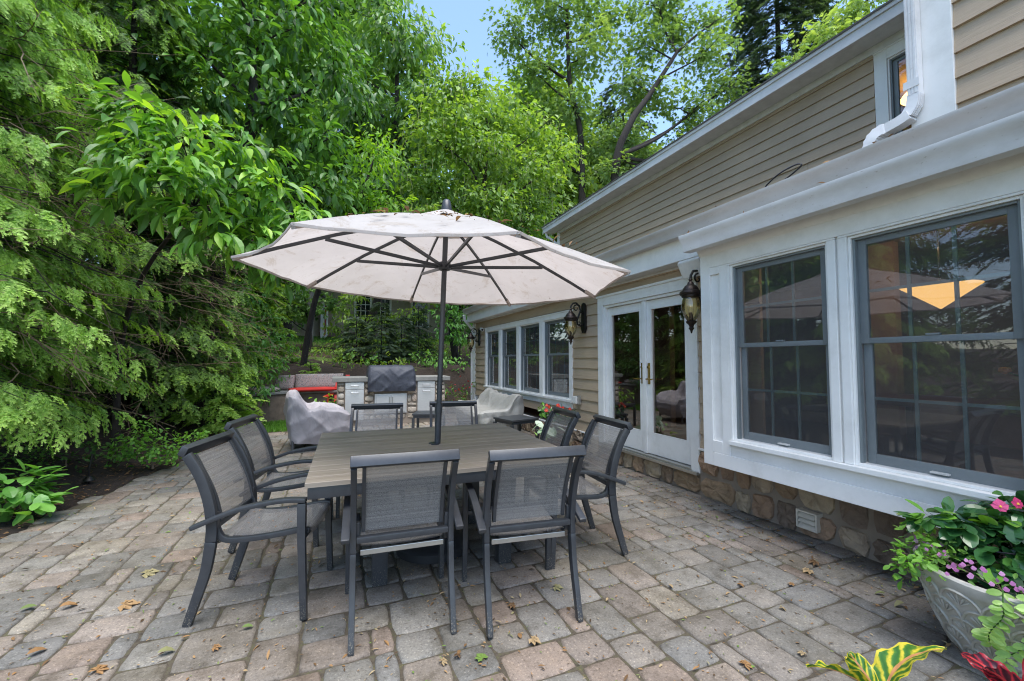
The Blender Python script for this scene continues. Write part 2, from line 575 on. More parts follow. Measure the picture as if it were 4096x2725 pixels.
M = dict(
    screen=m_screen(),
    paver=m_paver(), joint=m_joint(), mulch=m_mulch(), ground=m_ground(), siding=m_siding(), white=m_white(), gutter=m_gutter(), oldgutter=m_gutter('weathered gutter metal', .72),
    stone=m_stone(), sling=m_sling(), tabletop=m_tabletop(), frame=m_frame(), canvas=m_canvas(), steel=m_steel(), stripe=m_stripe(),
    mortar=plain('mortar', (.25, .205, .16), .95, bump=.6, bscale=80),
    sash=plain('grey window sash', (.185, .21, .215), .5, var=.10),
    muntin=plain('pale green muntin', (.19, .235, .23), .5, var=.06),
    glass=glass_mat('window glass'), doorglass=glass_mat('door glass', (.8, .84, .82), 3.6),
    lampglass=glass_mat('lantern glass', (.93, .80, .52), 2.2, .03),
    roof=plain('grey roof shingle', (.10, .095, .09), .9, bump=.6, bscale=40),
    soffit=plain('white soffit', (.66, .66, .64), .6),
    iron=plain('black cast iron', (.012, .011, .010), .42, .4, bump=.3, bscale=90),
    bronze=plain('dark bronze', (.035, .026, .022), .4, .6, bump=.4, bscale=120),
    brass=plain('brass', (.55, .38, .14), .25, 1.),
    alum=plain('bare aluminium', (.55, .55, .53), .35, .9),
    cover=m_cover('taupe furniture cover', (.30, .275, .285), (.38, .35, .36), (.22, .21, .19)),
    cover2=m_cover('grey green furniture cover', (.235, .23, .21), (.33, .325, .30), (.17, .18, .12)),
    grillcover=m_cover('black vinyl grill cover', (.026, .030, .042), (.046, .053, .072), (.05, .052, .055)),
    counter=plain('grey bluestone slab', (.20, .20, .185), .75, var=.25, bump=.4, bscale=30),
    red=plain('red painted wood', (.52, .022, .012), .5),
    redcloth=plain('red cushion fabric', (.50, .03, .022), .85, bump=.3, bscale=150),
    seatwall=plain('brown wall stone', (.16, .125, .095), .9, var=.35, scale=5, bump=.6, bscale=25),
    stucco=plain('beige stucco', (.42, .37, .29), .9, bump=.3, bscale=60),
    offwhite=plain('off white plastic', (.68, .67, .63), .5),
    ventp=plain('beige vent plastic', (.60, .55, .46), .5, var=.1),
    inside=plain('brown interior wall', (.26, .18, .145), .9),
    insidefloor=plain('dark wood floor', (.14, .08, .05), .5),
    pot=plain('grey beige resin pot', (.44, .42, .37), .62, var=.18, scale=9, bump=.15, bscale=90),
    terracotta=plain('dark clay pot', (.12, .075, .055), .8),
    soil=plain('potting soil', (.02, .014, .01), .95, bump=.8, bscale=70),
    bark=m_bark('grey brown bark', (.022, .017, .013), (.075, .06, .045)),
    barkdark=m_bark('dark bark', (.012, .010, .009), (.04, .032, .026)),
    twig=plain('dry twig', (.16, .115, .075), .9),
    pole=plain('weathered grey pole', (.16, .15, .135), .85),
    cable=plain('black cable', (.012, .012, .014), .5),
    dirtmat=plain('black rubber base', (.02, .02, .022), .6),
    # leaves: stops run from old to young growth
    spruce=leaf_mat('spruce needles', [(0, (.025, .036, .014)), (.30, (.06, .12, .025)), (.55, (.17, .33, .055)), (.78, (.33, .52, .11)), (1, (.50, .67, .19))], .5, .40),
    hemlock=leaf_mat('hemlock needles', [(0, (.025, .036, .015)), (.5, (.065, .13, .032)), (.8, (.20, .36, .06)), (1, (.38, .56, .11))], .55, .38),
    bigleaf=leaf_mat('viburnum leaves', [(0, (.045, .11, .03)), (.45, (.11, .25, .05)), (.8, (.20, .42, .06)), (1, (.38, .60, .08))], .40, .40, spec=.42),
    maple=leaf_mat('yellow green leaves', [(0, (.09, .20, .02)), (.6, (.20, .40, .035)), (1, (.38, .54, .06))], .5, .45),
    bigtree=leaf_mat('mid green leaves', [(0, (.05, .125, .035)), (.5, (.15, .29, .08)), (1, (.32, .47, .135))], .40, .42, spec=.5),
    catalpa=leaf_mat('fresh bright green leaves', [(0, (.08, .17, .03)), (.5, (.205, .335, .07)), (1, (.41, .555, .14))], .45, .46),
    pod=plain('pale green seed pods', (.24, .25, .10), .7),
    airy=leaf_mat('thin spring leaves', [(0, (.095, .17, .07)), (.5, (.22, .345, .13)), (1, (.42, .53, .22))], .5, .46),
    darkcon=leaf_mat('blue green needles', [(0, (.03, .06, .04)), (1, (.115, .18, .11))], .6, .3),
    vib=leaf_mat('light shrub leaves', [(0, (.05, .14, .035)), (.5, (.12, .30, .06)), (1, (.25, .46, .10))], .45, .4),
    shrub=leaf_mat('fine shrub leaves', [(0, (.03, .085, .016)), (1, (.15, .32, .05))], .5, .34),
    hydra=leaf_mat('hydrangea leaves', [(0, (.10, .27, .05)), (1, (.28, .54, .12))], .32, .34, spec=.6),
    grassm=leaf_mat('lawn grass', [(0, (.06, .17, .015)), (1, (.16, .36, .04))], .6, .35),
    glossy=leaf_mat('glossy dark leaves', [(0, (.012, .05, .016)), (.6, (.04, .13, .035)), (1, (.17, .38, .045))], .24, .22, spec=.7),
    herb=leaf_mat('small herb leaves', [(0, (.05, .16, .02)), (1, (.24, .48, .07))], .45, .36),
    lime=leaf_mat('lime trailing leaves', [(0, (.13, .29, .045)), (1, (.44, .62, .18))], .35, .34),
    pink=leaf_mat('pink petals', [(0, (.62, .03, .14)), (1, (.80, .12, .30))], .5, .3, (1, .7, .8)),
    purple=leaf_mat('mauve petals', [(0, (.42, .12, .33)), (1, (.66, .34, .56))], .5, .3, (1, .8, 1)),
    redpetal=leaf_mat('red petals', [(0, (.50, .008, .012)), (1, (.70, .04, .035))], .5, .3, (1, .5, .5)),
    coleus=leaf_mat('rust red leaves', [(0, (.22, .025, .012)), (1, (.42, .09, .03))], .5, .25, (1, .7, .5)),
    whiteleaf=leaf_mat('white veined leaves', [(0, (.25, .42, .22)), (1, (.72, .76, .66))], .4, .3, (1, 1, .9)),
    litter=leaf_mat('fallen leaf bits', [(0, (.055, .034, .016)), (.3, (.17, .095, .04)), (.55, (.34, .19, .075)), (.8, (.38, .30, .17)), (.93, (.13, .18, .05)), (1, (.15, .27, .04))], .75, .15, (1, .9, .6)),
    croton=m_croton('croton leaf yellow', [(0, (.025, .11, .018)), (.40, (.07, .19, .02)), (.66, (.52, .45, .03)), (.92, (.66, .54, .06)), (1, (.52, .25, .10))]),
    orangeflower=plain('orange blossom', (.55, .22, .05), .8),
    yolk=plain('yellow flower centre', (.75, .45, .05), .6),
    crotonred=m_croton('croton leaf red', [(0, (.03, .008, .012)), (.45, (.07, .010, .018)), (.72, (.36, .018, .03)), (1, (.52, .05, .05))]),
    lamp=emit_mat('lit amber lamp shade', (1.0, .54, .15), .46),
    lampdim=emit_mat('warm room lamp', (1.0, .48, .14), 2.4),
    spot=emit_mat('recessed spot', (1.0, .8, .55), 3.),
)
# ------------------------------------------------------------------ ground, paving
def sstep(a, b, x):
    t = np.clip((x - a) / (b - a), 0, 1)
    return t * t * (3 - 2 * t)


EDGE = [(-2.6, .2), (-2.35, 3.2), (-2.29, 4.42), (-2.3, 4.94), (-2.23, 5.47), (-2.07, 5.95), (-1.9, 7.07), (-1.5, 8.3), (-1.22, 9.4)]


def edge_x(y):
    return np.interp(y, [p[1] for p in EDGE], [p[0] for p in EDGE])


def h_ground(x, y):
    z = 1.15 * sstep(10.9, 13.0, y) + 1.0 * sstep(13, 20, y) + .9 * sstep(20, 32, y)
    z = z * (1 - .75 * sstep(3.2, 5.0, x) * (1 - sstep(11.0, 12.5, y)))
    left = .45 * sstep(.1, 2.4, edge_x(np.clip(y, .2, 9.4)) - x) * (1 - sstep(9.5, 12, y))
    return np.maximum(z, left) - .03


def terrain():
    xs = np.concatenate([np.linspace(-150, -12, 20), np.linspace(-11.5, 12, 120), np.linspace(12.5, 150, 20)])
    ys = np.concatenate([np.linspace(-80, -1, 14), np.linspace(-.7, 30, 150), np.linspace(31, 220, 24)])
    X, Y = np.meshgrid(xs, ys)
    Z = h_ground(X, Y)
    rough = .035 * np.sin(X * 5.1 + Y * 1.7) * np.sin(Y * 4.3 - X * 2.2) + .02 * np.sin(X * 13 + 2) * np.sin(Y * 11.3)
    Z = Z + rough * ((Y > 11) | (X < edge_x(np.clip(Y, .2, 9.4)) - .15))
    Z = np.where((Y < 10.6) & (X > edge_x(np.clip(Y, .2, 9.4)) - .15), np.minimum(Z, -.05), Z)
    nx, ny = len(xs), len(ys)
    i = np.arange(nx * ny).reshape(ny, nx)
    F = np.stack([i[:-1, :-1], i[:-1, 1:], i[1:, 1:], i[1:, :-1]], -1).reshape(-1, 4)
    o = link('ground', np_mesh('ground', np.stack([X, Y, Z], -1).reshape(-1, 3), F, smooth=True), M['ground'])
    tag(o, kind='structure')


terrain()


def mulch_bed():
    n, m = 46, 150
    V = []
    for j in range(m + 1):
        y = .3 + 11.0 * j / m
        e = float(edge_x(min(y, 9.4))) - (0 if y < 9.4 else (y - 9.4) * .25) + .03 * math.sin(y * 7) + .02 * math.sin(y * 19)
        for i in range(n + 1):
            t = i / n
            x = e - 5.2 * t ** 1.6
            z = float(h_ground(np.array(x), np.array(y))) + .035 * min(1, t * 14) + .02 * random.random() * min(1, t * 9) - .012 * (t == 0)
            V.append((x, y, z))
    F = [(j * (n + 1) + i, j * (n + 1) + i + 1, (j + 1) * (n + 1) + i + 1, (j + 1) * (n + 1) + i) for j in range(m) for i in range(n)]
    tag(link('mulch_bed', np_mesh('mulch_bed', V, F, smooth=True), M['mulch']), kind='structure')


mulch_bed()


def mulch_bank():
    nx, ny = 110, 70
    V = []
    for j in range(ny + 1):
        y = 10.75 + 4.6 * j / ny
        for i in range(nx + 1):
            x = -4.5 + 8.9 * i / nx
            z = float(h_ground(np.array(x), np.array(y))) + .035 + .03 * random.random() + .05 * math.sin(x * 3.1 + 1) * math.sin(y * 2.3) - .09 * sstep(14.2, 15.3, y + .4 * math.sin(x * 1.7))
            V.append((x, y, float(z)))
    F = [(j * (nx + 1) + i, j * (nx + 1) + i + 1, (j + 1) * (nx + 1) + i + 1, (j + 1) * (nx + 1) + i) for j in range(ny) for i in range(nx)]
    tag(link('mulch_bank', np_mesh('mulch_bank', V, F, smooth=True), M['mulch']), kind='structure')


mulch_bank()


def patio():
    u = .105
    nx, ny = 59, 101            # cells along x, y
    x0, y0 = -2.66, .12
    used = np.zeros((nx, ny), bool)
    order = [(3, 3), (3, 2), (2, 3), (2, 2), (2, 1), (1, 2), (1, 1)]
    wts = [.08, .32, .18, .42]
    rects = []
    for j in range(ny):
        for i in range(nx):
            if used[i, j]: continue
            first = random.choices(order[:4], wts)[0]
            for a, b in [first] + order[3:]:
                if i + a <= nx and j + b <= ny and not used[i:i + a, j:j + b].any():
                    used[i:i + a, j:j + b] = True
                    rects.append((i, j, a, b)); break
    tones = [(.345, .292, .258), (.32, .278, .248), (.275, .265, .25), (.31, .295, .275), (.345, .312, .27), (.33, .262, .222), (.25, .246, .242), (.315, .288, .262), (.30, .27, .245), (.29, .275, .258)]
    V, F, T = [], [], []
    for i, j, a, b in rects:
        xa, xb, ya, yb = x0 + i * u, x0 + (i + a) * u, y0 + j * u, y0 + (j + b) * u
        if xb > 3.42: xb = 3.42
        if xb - xa < .04: continue
        if (xa + xb) / 2 < edge_x(min(max((ya + yb) / 2, .2), 9.4)) - .03: continue
        if (xa + xb) / 2 < -.62 and (ya + yb) / 2 > 9.25: continue
        g = .0026
        t = (np.array(random.choice(tones)) * .9 + np.array((.305, .276, .254)) * .1) * U(.82, 1.16)
        xs, ys = [], []
        n = 4
        w, h = xb - xa - 2 * g, yb - ya - 2 * g
        ring = []
        for k in range(n): ring.append((xa + g + w * k / n, ya + g))
        for k in range(n): ring.append((xb - g, ya + g + h * k / n))
        for k in range(n): ring.append((xb - g - w * k / n, yb - g))
        for k in range(n): ring.append((xa + g, yb - g - h * k / n))
        cx, cy = (xa + xb) / 2, (ya + yb) / 2
        zt = U(-.003, .003); tx, ty = U(-.012, .012), U(-.012, .012)
        top = lambda x, y: zt + tx * (x - cx) + ty * (y - cy)
        base = len(V)
        jit = [(U(-.004, .004), U(-.004, .004)) for _ in ring]
        for (off, dz) in ((0., -.045), (.0, -.014), (.006, -.004), (.017, 0.)):
            for (x, y), (jx, jy) in zip(ring, jit):
                ccx = min(max(x, xa + .03), xb - .03); ccy = min(max(y, ya + .03), yb - .03)   # rounds the corners
                dx, dy = x - ccx, y - ccy
                L = math.hypot(dx, dy) or 1
                rad = min(L, .027)
                px, py = ccx + dx / L * (rad - off) + jx, ccy + dy / L * (rad - off) + jy
                V.append((px, py, top(px, py) + dz + U(-.0008, .0008)))
                T.append(t)
        m = len(ring)
        for r in range(3):
            for k in range(m):
                F.append((base + r * m + k, base + r * m + (k + 1) % m, base + (r + 1) * m + (k + 1) % m))
                F.append((base + r * m + k, base + (r + 1) * m + (k + 1) % m, base + (r + 1) * m + k))
        c = len(V); V.append((cx, cy, zt + .001)); T.append(t)
        for k in range(m):
            F.append((base + 3 * m + k, base + 3 * m + (k + 1) % m, c))
    o = link('patio', np_mesh('patio', V, F, {'tone': np.array(T)}, smooth=True), M['paver'])
    tag(o, kind='structure')
    mb = MB()
    # the sand bed follows the curved border
    pts = [(x, y) for x, y in EDGE] + [(-1.1, 10.7), (3.42, 10.7), (3.42, .2)]
    mb.add([(x, y, -.010) for x, y in pts], [tuple(range(len(pts)))])
    tag(mb.build('joint_sand', M['joint']), kind='structure')


patio()


def lawn():
    N = 16000
    y = rng.uniform(9.25, 12.5, N); x = rng.uniform(-2.3, -.62, N)
    keep = x > -1.45 - (y - 9.4) * .17
    x, y = x[keep], y[keep]
    N2 = 9000
    x = np.concatenate([x, rng.uniform(-4, 7.5, N2)]); y = np.concatenate([y, rng.uniform(16, 27, N2)])
    k = len(x)
    big = np.where(y > 16, 2.2, 1.)
    p = np.stack([x, y, np.where(y < 16, np.maximum(h_ground(x, y), -.008), h_ground(x, y) - .01)], -1)
    d = np.stack([rng.normal(0, .35, k), rng.normal(0, .35, k), np.ones(k)], -1)
    T = np.array([(-.07, 0, 0), (.07, 0, 0), (0, 1, .12)]); F = np.array([(0, 1, 2)])
    V, FF, tt = instance(T, F, p, d, rng.normal(0, 1, (k, 3)), rng.uniform(.05, .10, k) * big, rng.random(k))
    tag(link('grass', np_mesh('grass', V, FF, {'tint': tt}), M['grassm']), kind='stuff')


lawn()

# ------------------------------------------------------------------ the house
HX = 3.4                       # face of the long wall
house = thing('house', 'tan clapboard house with white trim, stone base and double hung windows beside the patio', 'house', (HX, 4, 0))


def hpart(mb, name, mat, parent=None, **kw):
    o = mb.build(name, mat, None, **kw)
    p = parent or house
    o.parent = p
    o.matrix_parent_inverse = Matrix.Translation((-HX, -4, 0)) if p is house else Matrix.Identity(4)
    return o


def siding(mb, P, s0, s1, z0, z1, holes=(), exp=.155, top=None):
    """lapped boards; holes are (s0, s1, z0, z1); top(s0, s1) unused"""
    n = int(math.ceil((z1 - z0) / exp))
    for c in range(n):
        zc = z0 + c * exp
        ze = min(zc + exp, z1)
        cuts = sorted({zc, ze, *[h for q in holes for h in q[2:] if zc < h < ze]})
        jog = U(-.0015, .0015); jn = U(s0, s1)
        for a, b in zip(cuts, cuts[1:]):
            iv = [(s0, s1)]
            for h in holes:
                if h[2] <= a + 1e-6 and h[3] >= b - 1e-6:
                    iv = [w for p, q in iv for w in ((p, min(q, h[0])), (max(p, h[1]), q)) if w[1] - w[0] > 1e-4]
            oa = .019 * (1 - (a - zc) / exp) + .002 + jog; ob = .019 * (1 - (b - zc) / exp) + .002 + jog
            iv = [w for p, q in iv for w in (((p, jn), (jn + .003, q)) if p + .3 < jn < q - .3 else ((p, q),))]
            for p, q in iv:
                mb.add([P(p, a, oa), P(q, a, oa), P(q, b, ob), P(p, b, ob), P(p, a, -.02), P(q, a, -.02), P(q, b, -.02), P(p, b, -.02)],
                       [(0, 1, 2, 3), (0, 4, 5, 1), (0, 3, 7, 4), (1, 5, 6, 2)])


front = lambda X: (lambda s, z, o: (X - o, s, z))
DOOR = (3.30, 5.08, .22, 2.22)
ROW = (5.80, 10.06, .62, 2.16)
mb = MB()
siding(mb, front(HX), 2.6, 11.05, .46, 2.36, [(2.6, 3.30, .0, .46), DOOR, ROW])
siding(mb, front(HX), 5.08, 5.80, .30, .46)
hpart(mb, 'wall', M['siding'], fix=False)
mb = MB(); siding(mb, front(6.0), 1.4, 11.05, 3.3, 5.09, [(1.7, 3.0, 3.5, 5.02)], .157)
hpart(mb, 'upper_wall', M['siding'], fix=False)
mb = MB(); siding(mb, front(HX), -3.2, 1.29, 2.72, 7.2)
siding(mb, lambda s, z, o: (s, 1.47 + o, z), HX + .14, 6.0, 2.9, 7.2)
hpart(mb, 'upper_bay_wall', M['siding'], fix=False)
# far end wall of the house and the back, plain
mb = MB(); siding(mb, lambda s, z, o: (s, 11.05 + o, z), HX, 9.5, .0, 2.635)
siding(mb, lambda s, z, o: (s, 11.05 + o, z), 6.0, 9.5, 2.635, 5.0)
mb.add([(HX, 11.055, 2.635), (6.0, 11.055, 2.635), (6.0, 11.055, 3.5), (HX, 11.055, 2.70)], [(0, 1, 2, 3)])
hpart(mb, 'end_wall', M['siding'], fix=False)

# corner boards
mb = MB()
mb.box(HX - .028, HX + .14, 1.285, 1.498, 2.74, 7.2)
hpart(mb, 'corner_board', M['white'], bevel=.004)
mb = MB(); mb.box(HX - .028, HX + .12, 10.86, 11.08, .3, 2.34)
hpart(mb, 'corner_board', M['white'], bevel=.003)
mb = MB(); mb.box(5.97, 6.1, 10.93, 11.08, 3.6, 5.08)
hpart(mb, 'corner_board', M['white'], bevel=.003)

# stone base -------------------------------------------------------
def stones():
    V, F, T = [], [], []
    tones = [(.33, .225, .14), (.38, .26, .155), (.25, .175, .115), (.42, .33, .225), (.30, .195, .125), (.36, .28, .20), (.21, .155, .115)]
    def stone(ya, yb, za, zb, X, bulge):
        t = np.array(random.choice(tones)) * U(.8, 1.15)
        n = 14; cy, cz = (ya + yb) / 2, (za + zb) / 2
        base = len(V)
        ph = U(0, 6); sq = U(3.5, 9)
        rads = []
        for k in range(n):
            q = 2 * PI * k / n
            c, s_ = math.cos(q), math.sin(q)
            r = (abs(c) ** sq + abs(s_) ** sq) ** (-1 / sq)
            rads.append((c * r, s_ * r, 1 - .13 * random.random() ** 1.5 - .05 * (1 + math.sin(2 * q + ph))))
        for sc, o in ((1., -.03), (1., bulge * .55), (.95, bulge * .95), (.62, bulge * 1.02)):
            for c, s_, j in rads:
                y, z = cy + c * j * sc * (yb - ya) / 2, cz + s_ * j * sc * (zb - za) / 2
                V.append((X - o + U(-.012, .012) * (o > 0), y, max(z, -.02))); T.append(t)
        c0 = len(V); V.append((X - bulge * U(.95, 1.2), cy, cz)); T.append(t)
        for r in range(3):
            for k in range(n):
                a, b = base + r * n + k, base + r * n + (k + 1) % n
                F.append((a, b, b + n)); F.append((a, b + n, a + n))
        for k in range(n): F.append((base + 3 * n + k, base + 3 * n + (k + 1) % n, c0))
    def run(y0, y1, z0, z1, X):
        y = y0
        while y < y1 - .02:
            L = U(.15, .40)
            if y + L > y1 - .12: L = y1 - y
            kind = random.random()
            if kind < .68 or z1 - z0 < .25:
                zm = z1 if z1 - z0 < .25 and random.random() < .6 else z0 + (z1 - z0) * U(.32, .65)
                if zm < z1 - .03:
                    stone(y + .005, y + L - .005, z0, zm - .005, X, U(.028, .05))
                    if L > .32 and random.random() < .6:
                        m = y + L * U(.4, .6)
                        stone(y + .008, m - .005, zm + .006, z1, X, U(.025, .048)); stone(m + .005, y + L - .008, zm + .006, z1, X, U(.025, .048))
                    else:
                        stone(y + .005, y + L - .005, zm + .006, z1, X, U(.025, .048))
                else:
                    stone(y + .005, y + L - .005, z0, z1, X, U(.03, .052))
            else:
                a = y + L * U(.45, .6) if L > .3 else y + L
                stone(y + .008, a - .005, z0, z1, X, U(.03, .052))
                if a < y + L - .02:
                    zm = z0 + (z1 - z0) * U(.4, .6)
                    stone(a + .005, y + L - .008, z0, zm - .006, X, U(.025, .048)); stone(a + .005, y + L - .008, zm + .006, z1, X, U(.025, .045))
            y += L
    run(-2.8, 3.30, 0, .47, HX); run(3.30, 5.06, 0, .21, HX + .03); run(5.06, 10.9, 0, .31, HX)
    o = link('stone_foundation', np_mesh('stone_foundation', V, F, {'tone': np.array(T)}, smooth=False), M['stone'], house)
    o.matrix_parent_inverse = Matrix.Translation((-HX, -4, 0))


stones()
mb = MB(); mb.box(HX - .014, HX + .25, -3.2, 3.295, -.05, .455); mb.box(HX + .016, HX + .25, 3.305, 5.07, -.05, .2); mb.box(HX - .014, HX + .25, 5.085, 11.04, -.05, .285)
hpart(mb, 'mortar_backing', M['mortar'])
mb = MB(); mb.box(HX - .045, HX + .0, 2.9, 3.296, .455, .475); mb.box(HX - .045, HX, 5.085, 11.0, .285, .305)
hpart(mb, 'water_table', M['white'], bevel=.003)


# windows ----------------------------------------------------------
def window(X, y0, y1, z0, z1, zm, cols=3, rows=2, depth=.11, stile=.045, label=None):
    """double-hung window filling the opening; part > sash, glass, grille"""
    mb = MB()
    t = .016
    mb.box(X - .004, X + depth, y0, y0 + t, z0, z1); mb.box(X - .004, X + depth, y1 - t, y1, z0, z1)
    mb.box(X - .004, X + depth, y0 + t, y1 - t, z1 - t, z1); mb.box(X - .004, X + depth, y0 + t, y1 - t, z0, z0 + t)
    fr = hpart(mb, 'window', M['white'], bevel=.002)
    if label: fr['label'] = label
    a, b, c, d = y0 + t, y1 - t, z0 + t, z1 - t
    sash, gl, mu = MB(), MB(), MB()
    e = .014
    # grey screen track on the outside
    for q in ((a, a + e, c, d), (b - e, b, c, d), (a + e, b - e, d - e, d)):
        sash.box(X + .012, X + .05, *q)
    for up, (za, zb), xo in ((1, (zm - .018, d - e), .040), (0, (c, zm + .018), .066)):
        bot = .035 if up else .062
        sash.box(X + xo, X + xo + .028, a + e, a + e + stile, za, zb); sash.box(X + xo, X + xo + .028, b - e - stile, b - e, za, zb)
        sash.box(X + xo, X + xo + .028, a + e + stile, b - e - stile, za, za + bot); sash.box(X + xo, X + xo + .028, a + e + stile, b - e - stile, zb - .036, zb)
        ga, gb, gc, gd = a + e + stile, b - e - stile, za + bot, zb - .036
        gl.add([(X + xo + .010, ga, gc), (X + xo + .010, gb, gc), (X + xo + .010, gb, gd), (X + xo + .010, ga, gd)], [(0, 3, 2, 1)])
        for k in range(1, cols):
            yy = ga + (gb - ga) * k / cols
            mu.box(X + xo + .013, X + xo + .023, yy - .009, yy + .009, gc, gd)
        for k in range(1, rows):
            zz = gc + (gd - gc) * k / rows
            for q in range(cols):
                mu.box(X + xo + .0125, X + xo + .0225, ga + (gb - ga) * q / cols + (.0095 if q else 0), ga + (gb - ga) * (q + 1) / cols - (.0095 if q < cols - 1 else 0), zz - .009, zz + .009)
    lat = [sash.build('sash', M['sash'], fr, bevel=.0025, smooth=30), gl.build('glass', M['glass'], fr, fix=False), mu.build('grille', M['muntin'], fr)]
    if X < 5:
        MB().add([(X + .022, a, c), (X + .022, b, c), (X + .022, b, d), (X + .022, a, d)], [(0, 3, 2, 1)]).build('insect_screen', M['screen'], fr, fix=False)
    lk = MB(); lk.box(X + .034, X + .064, (a + b) / 2 - .03, (a + b) / 2 + .03, zm + .0185, zm + .030)
    lk.build('sash_lock', M['sash'], fr, bevel=.003)
    if X < 3.2:
        tb = MB(); tb.box(X + .038, X + .0655, (a + b) / 2 - .04, (a + b) / 2 + .04, c + .014, c + .024); tb.build('lift_tab', M['offwhite'], fr, bevel=.002)
    return fr


def casing(y0, y1, z0, z1, X, w=.11, sill=True, name='window_casing', head=None):
    """white boards round an opening (outer size = opening + w)"""
    mb = MB(); h = head or w
    mb.box(X - .026, X + .01, y0 - w, y0, z0, z1 + h); mb.box(X - .026, X + .01, y1, y1 + w, z0, z1 + h)
    mb.box(X - .0245, X + .01, y0 + .0005, y1 - .0005, z1, z1 + h)
    # back band
    mb.box(X - .036, X - .0255, y0 - w - .001, y1 + w + .001, z1 + h - .018, z1 + h + .002)
    if sill:
        mb.box(X - .055, X + .01, y0 - w - .02, y1 + w + .02, z0 - .035, z0 - .0005)
        mb.box(X - .022, X + .01, y0 - w, y1 + w, z0 - .12, z0 - .0355)
    return hpart(mb, name, M['white'], bevel=.003)


# row of four by the covered loveseat
units = [(5.89, 6.82), (6.96, 7.89), (8.03, 8.93), (9.07, 9.94)]
for y0, y1 in units: window(HX, y0, y1, .735, 2.05, 1.455, 3, 2, .12)
for a, b in zip(units, units[1:]): hpart(MB().box(HX - .024, HX + .12, a[1], b[0], .735, 2.05), 'mullion', M['white'], bevel=.003)
casing(5.89, 9.94, .735, 2.05, HX, .10)
# shallow frames let the wall read as a shell
mb = MB(); mb.box(HX - .02, HX + .12, 5.79, 10.05, .60, .62)
hpart(mb, 'sub_sill', M['white'], bevel=.003)

# bay ---------------------------------------------------------------
BX = 3.05
bu = [(1.83, 2.60), (.935, 1.705), (.04, .81)]
B0, B1 = -.25, 2.885
mb = MB()
prev = 2.60
mb.box(BX, BX + .10, 2.60, B1, .47, 2.30)                                # wide corner panel, far side
mb.box(BX, BX + .10, B0, .04, .47, 2.30)
for a, b in zip(bu, bu[1:]): mb.box(BX, BX + .10, b[1], a[0], .69, 2.15)
mb.box(BX + .0005, BX + .10, .0405, 2.5995, 2.15, 2.30); mb.box(BX + .0005, BX + .10, .0405, 2.5995, .47, .69)
mb.box(BX + .10, HX + .02, B1 - .03, B1 - .001, .47, 2.30)                # return to the wall
mb.box(BX + .10, HX + .02, B0 + .001, B0 + .03, .47, 2.30)
mb.box(BX + .002, HX + .02, B0 + .002, B1 - .002, .46, .4695)               # underside
bay = hpart(mb, 'bay_window', M['white'], bevel=.002)
# corner panel mouldings and outer boards
mb = MB()
mb.box(BX - .02, BX - .0004, B1 - .085, B1 + .018, .445, 2.285); mb.box(BX - .02, BX - .0004, 2.625, 2.70, .56, 2.165)
mb.box(BX - .02, BX - .0004, 2.7005, B1 - .0855, 2.10, 2.165); mb.box(BX - .02, BX - .0004, 2.7005, B1 - .0855, .56, .66)
mb.box(BX - .018, HX - .03, B1 + .0005, B1 + .018, .445, 2.285)
mb.box(BX - .022, BX - .0004, B0, B1 - .0855, 2.1655, 2.29)                 # frieze
mb.box(BX - .022, BX - .0004, B0, B1 - .0855, .445, .5595)                  # skirt
mb.box(BX - .014, BX - .0004, B0, 2.624, .56, .645)
hpart(mb, 'bay_trim', M['white'], bevel=.003)
for y0, y1 in bu: window(BX, y0, y1, .69, 2.15, 1.475, 3, 2, .12)
mb = MB()
for y0, y1 in bu:
    w = .055
    mb.box(BX - .02, BX - .0002, y0 - w, y0 - .0005, .69, 2.15); mb.box(BX - .02, BX - .0002, y1 + .0005, min(y1 + w, 2.6245), .69, 2.15)
    mb.box(BX - .0195, BX - .0002, y0 - w, min(y1 + w, 2.6245), 2.1505, 2.165)
mb.box(BX - .05, BX - .0003, B0, 2.62, .655, .689); mb.box(BX - .034, BX - .0003, B0, 2.62, .6455, .6545)
hpart(mb, 'bay_casing', M['white'], bevel=.004)


# gutters, cornices, roofs -------------------------------------------
def gutter(name, X, y0, y1, ztop, depth=.135, h=.125, ends=(True, True), mat='gutter'):
    """K-style gutter whose back is at X and lip at X-depth"""
    o = [(0, 0), (0, -h), (-.62 * depth, -h), (-.68 * depth, -h * .80), (-.72 * depth, -h * .55), (-.86 * depth, -h * .36), (-.95 * depth, -h * .22), (-depth, -h * .12), (-depth, 0), (-depth + .014, 0), (-depth + .014, -.008)]
    t = .004
    i = [(-depth + t + .003, -.009), (-depth + t, -h * .12), (-.94 * depth + t, -h * .22), (-.66 * depth, -h * .6), (-.6 * depth, -h + t), (-t, -h + t), (-t, 0)]
    mb = MB()
    mb.extrude(o + i, lambda u, v, s: (X + u, s, ztop + v), y0, y1)
    cap = o[:9]
    for e, y in zip(ends, (y0, y1)):
        if e: mb.extrude(cap, lambda u, v, s: (X + u, s, ztop + v), y - .002, y + .003)
    # leaf muck lying in the trough
    return hpart(mb, name, M[mat], smooth=35, fix=True)


gutter('gutter', BX - .12, B0 - .3, B1 + .03, 2.455, .135, .14)
gutter('gutter', HX - .22, -3.2, 10.95, 2.69, .14, .118, mat='oldgutter')
